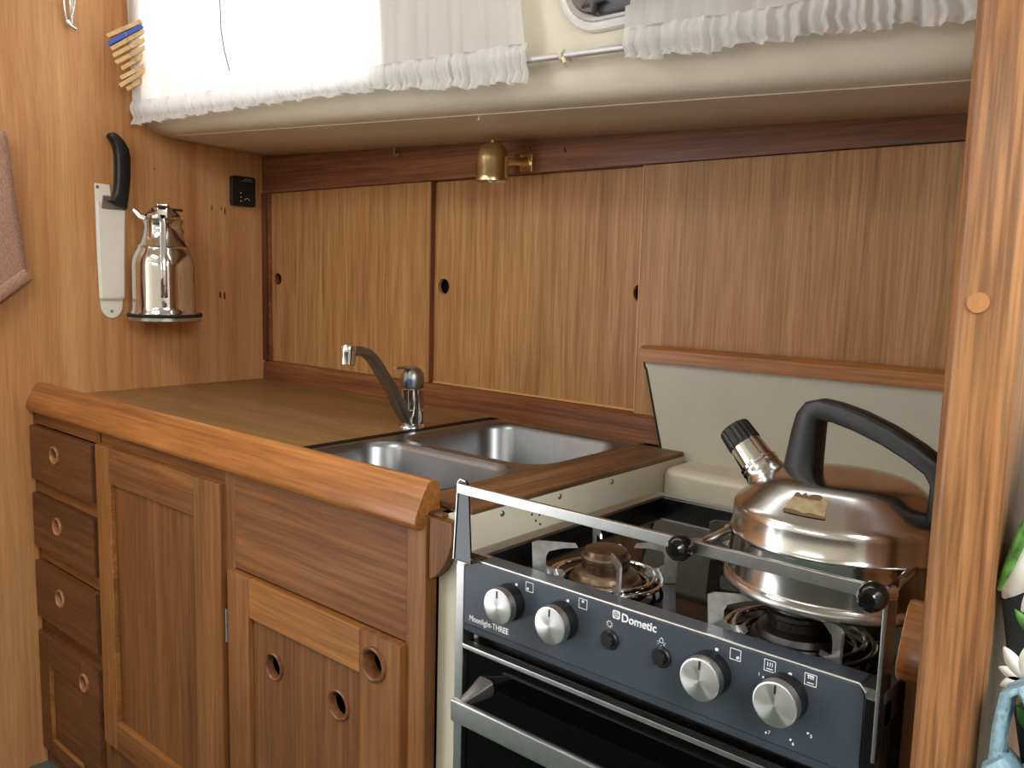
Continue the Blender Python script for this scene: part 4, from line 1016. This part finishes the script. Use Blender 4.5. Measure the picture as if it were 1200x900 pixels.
prism(bm, sk, 0.977, 0.989, 'xz', 0.003); obj('star_knob', bm, DGREY, pt, 60)
bm = bm_new(); tube(bm, [(1.3665, 0.985, 1.5535), (1.3665, 1.006, 1.5535)], 0.005, 10); obj('knob_stem', bm, DGREY, pt)
bm = bm_new(); tube(bm, [(1.358, 0.990, 1.575), (1.366, 0.986, 1.568), (1.380, 0.986, 1.567)], 0.003, 8); obj('bright_clip', bm, CHROME, pt)

# ================================================================== BULKHEAD LAMP, HOOK
lx, ly, lz = 0.912, 1.285, 1.3665
lm = thing('bulkhead_lamp', 'small brass bell-shaped lamp on the dark trim above the cupboards', 'lamp', (0.946, 1.355, 1.40))
bm = bm_new(); lathe(bm, [(0.0315, 0.0), (0.0322, 0.0), (0.0322, 0.010), (0.0315, 0.011), (0.0312, 0.044), (0.029, 0.056), (0.0235, 0.066), (0.015, 0.072), (0.006, 0.0745), (0, 0.075)], (lx, ly, lz), (0, 0, 1), 44); shd = obj('shade', bm, BRASS, lm, 50)
bm = bm_new(); lathe(bm, [(0.0305, 0.001), (0.0305, 0.044), (0.02, 0.060), (0, 0.065)], (lx, ly, lz), (0, 0, 1), 32); obj('shade_inside', bm, BULB, shd)
bm = bm_new(); lathe(bm, [(0, -0.004), (0.004, -0.0035), (0.0075, 0.0), (0.0085, 0.010), (0.008, 0.03), (0, 0.03)], (lx, ly, lz), (0, 0, 1), 20); obj('bulb', bm, BULB, lm)
bm = bm_new(); lathe(bm, [(0, 0.082), (0.0025, 0.081), (0.0032, 0.078), (0.0025, 0.075), (0.0025, 0.072)], (lx, ly, lz), (0, 0, 1), 14); obj('finial', bm, BULB, lm)
bm = bm_new(); prism(bm, rrect(0.930, 0.962, 1.390, 1.424, 0.002, 3), 1.347, 1.3555, 'xz', 0.001); mt = obj('wall_plate', bm, BRASS, lm)
bm = bm_new(); tube(bm, [(0.945, 1.349, 1.4085), (0.944, 1.330, 1.4075), (0.935, 1.312, 1.4065), (0.925, 1.300, 1.4055)], [0.010, 0.0075, 0.0075, 0.009], 16); obj('arm', bm, BRASS, lm, 60)
bm = bm_new(); tube(bm, [(0.938, 1.318, 1.4165), (0.928, 1.305, 1.4155)], 0.0032, 10); obj('switch', bm, BRASS, lm)
bm = bm_new(); lathe(bm, [(0, 0), (0.0022, 0), (0.0022, 0.002), (0.0011, 0.003), (0.0009, 0.018)], (1.060, 1.0865, 1.4405), (0, 0, 1), 10)
bmesh.ops.transform(bm, matrix=Matrix.Identity(4), verts=bm.verts[:])
tag(obj('ceiling_pin', bm, BULB), 'tiny white pin in the cream deck lining above the brass lamp', 'pin')
hk = thing('cup_hook', 'small dark hook screwed into the upper trim over the first cupboard', 'hook', (0.556, 1.353, 1.455))
bm = bm_new(); torus(bm, (0.556, 1.349, 1.458), 0.009, 0.0017, (0, 1, 0), 20, 8, 0.6, PI * 1.75); obj('hook_wire', bm, SCREW, hk)
bm = bm_new(); tube(bm, [(0.560, 1.349, 1.466), (0.560, 1.3565, 1.466)], 0.0017, 8); obj('shank', bm, SCREW, hk)
bm = bm_new(); lathe(bm, [(0, 0.002), (0.0022, 0.0015), (0.0028, 0)], (0.545, 1.3545, 1.456), (0, -1, 0), 12); obj('screw_head', bm, CHROME, hk)
for x, z in ((0.951, 1.436), (1.0385, 1.4275), (1.040, 1.4235)):
    bm = bm_new(); lathe(bm, [(0, 0.0006), (0.002, 0.0005), (0.0022, 0)], (x, 1.3548, z), (0, -1, 0), 10); obj('screw_hole', bm, DARK, t1)

# ================================================================== BAG AND CLOTH RIGHT OF THE POST
bag = thing('shopping_bag', 'black floral print bag with white lilies hanging right of the post', 'bag', (2.03, 0.80, 0.72))
pts = [(1.9588, 0.957), (1.9640, 0.930), (1.9695, 0.900), (1.976, 0.866), (1.983, 0.833), (1.991, 0.77), (2.000, 0.70), (2.10, 0.70), (2.10, 1.12), (2.010, 1.11), (1.990, 1.062), (1.972, 1.005)]
bm = bm_new(); prism(bm, pts, 0.712, 0.80, 'xz', 0.003); obj('bag_body', bm, BAGM, bag, 60)
bm = bm_new(); tube(bm, [(1.9592, 0.7125, 0.956), (1.9640, 0.711, 0.976), (1.972, 0.711, 1.005), (1.990, 0.711, 1.062), (2.010, 0.711, 1.110)], [0.002, 0.0035, 0.0045, 0.004, 0.004], 10); obj('green_hem', bm, LEAF, bag)
def petal(cx, cz, ang, ln, wd, mat, name, y=0.7112):
    bm = bm_new(); n = 10; L_, R_ = [], []
    for i in range(n + 1):
        t = i / n; w_ = wd * math.sin(PI * min(0.985, t * 0.97 + 0.02)) ** 0.8
        c = Vector((cx + ln * t * math.cos(ang), 0, cz + ln * t * math.sin(ang))); s = Vector((-math.sin(ang), 0, math.cos(ang)))
        yy = y
        L_.append(bm.verts.new((c + s * w_) + Vector((0, yy, 0)))); R_.append(bm.verts.new((c - s * w_) + Vector((0, yy, 0))))
    for i in range(n): bm.faces.new((L_[i], L_[i + 1], R_[i + 1], R_[i]))
    bmesh.ops.recalc_face_normals(bm, faces=bm.faces[:])
    o = obj(name, bm, mat, bag, 60); q = o.modifiers.new('t', 'SOLIDIFY'); q.thickness = 0.001; q.offset = 0
petal(1.992, 1.010, 4.25, 0.066, 0.0125, PETAL, 'printed_petal')
petal(2.004, 0.985, 4.1, 0.050, 0.010, PETAL, 'printed_petal')
for a_, l_, m_, w_ in ((2.2, 0.026, PETAL, 0.0055), (1.5, 0.030, PETAL, 0.0060), (2.9, 0.018, PETAL, 0.0045), (0.9, 0.028, PETAL2, 0.0055), (3.7, 0.018, PETAL, 0.0045), (4.5, 0.022, PETAL2, 0.0055), (5.3, 0.022, PETAL, 0.0055)):
    petal(1.9815, 0.893, a_, l_, w_, m_, 'printed_petal', 0.7110 - 0.00005 * l_ * 100)
petal(1.992, 0.870, 2.6, 0.026, 0.006, LEAF, 'printed_leaf', 0.7114)
petal(1.994, 0.850, 2.2, 0.026, 0.005, LEAF, 'printed_leaf', 0.7114)
petal(1.988, 0.925, 2.3, 0.026, 0.004, LEAF, 'printed_leaf', 0.7114)
petal(1.996, 0.800, 1.9, 0.030, 0.006, PETAL, 'printed_petal', 0.7114)
cl = thing('dish_cloth', 'pale blue towelling cloth folded over below the floral bag', 'cloth', (1.99, 0.69, 0.70))
def fold_strip(pts, w0, w1, name):
    bm = bm_new(); g = []
    for x, y, z in pts: g.append([bm.verts.new((x + dx, y + w0 + (w1 - w0) * t, z + 0.002 * math.sin(7 * t))) for t, dx in ((0, 0), (0.25, 0.003), (0.5, 0), (0.75, 0.004), (1, 0))])
    for a, b in zip(g, g[1:]):
        for k in range(4): bm.faces.new((a[k], a[k + 1], b[k + 1], b[k]))
    o = obj(name, bm, CLOTHB, cl, 80); q = o.modifiers.new('t', 'SOLIDIFY'); q.thickness = 0.006
fold_strip([(1.966, 0.67, 0.72), (1.966, 0.67, 0.80), (1.969, 0.67, 0.828), (1.974, 0.67, 0.835), (1.979, 0.67, 0.828), (1.982, 0.67, 0.79), (1.983, 0.67, 0.72)], 0, 0.04, 'front_fold')
fold_strip([(1.971, 0.684, 0.72), (1.973, 0.684, 0.86), (1.976, 0.684, 0.886), (1.983, 0.684, 0.892), (1.993, 0.684, 0.872), (2.010, 0.684, 0.83), (2.04, 0.684, 0.80), (2.06, 0.684, 0.72)], 0.0, 0.022, 'rear_fold')
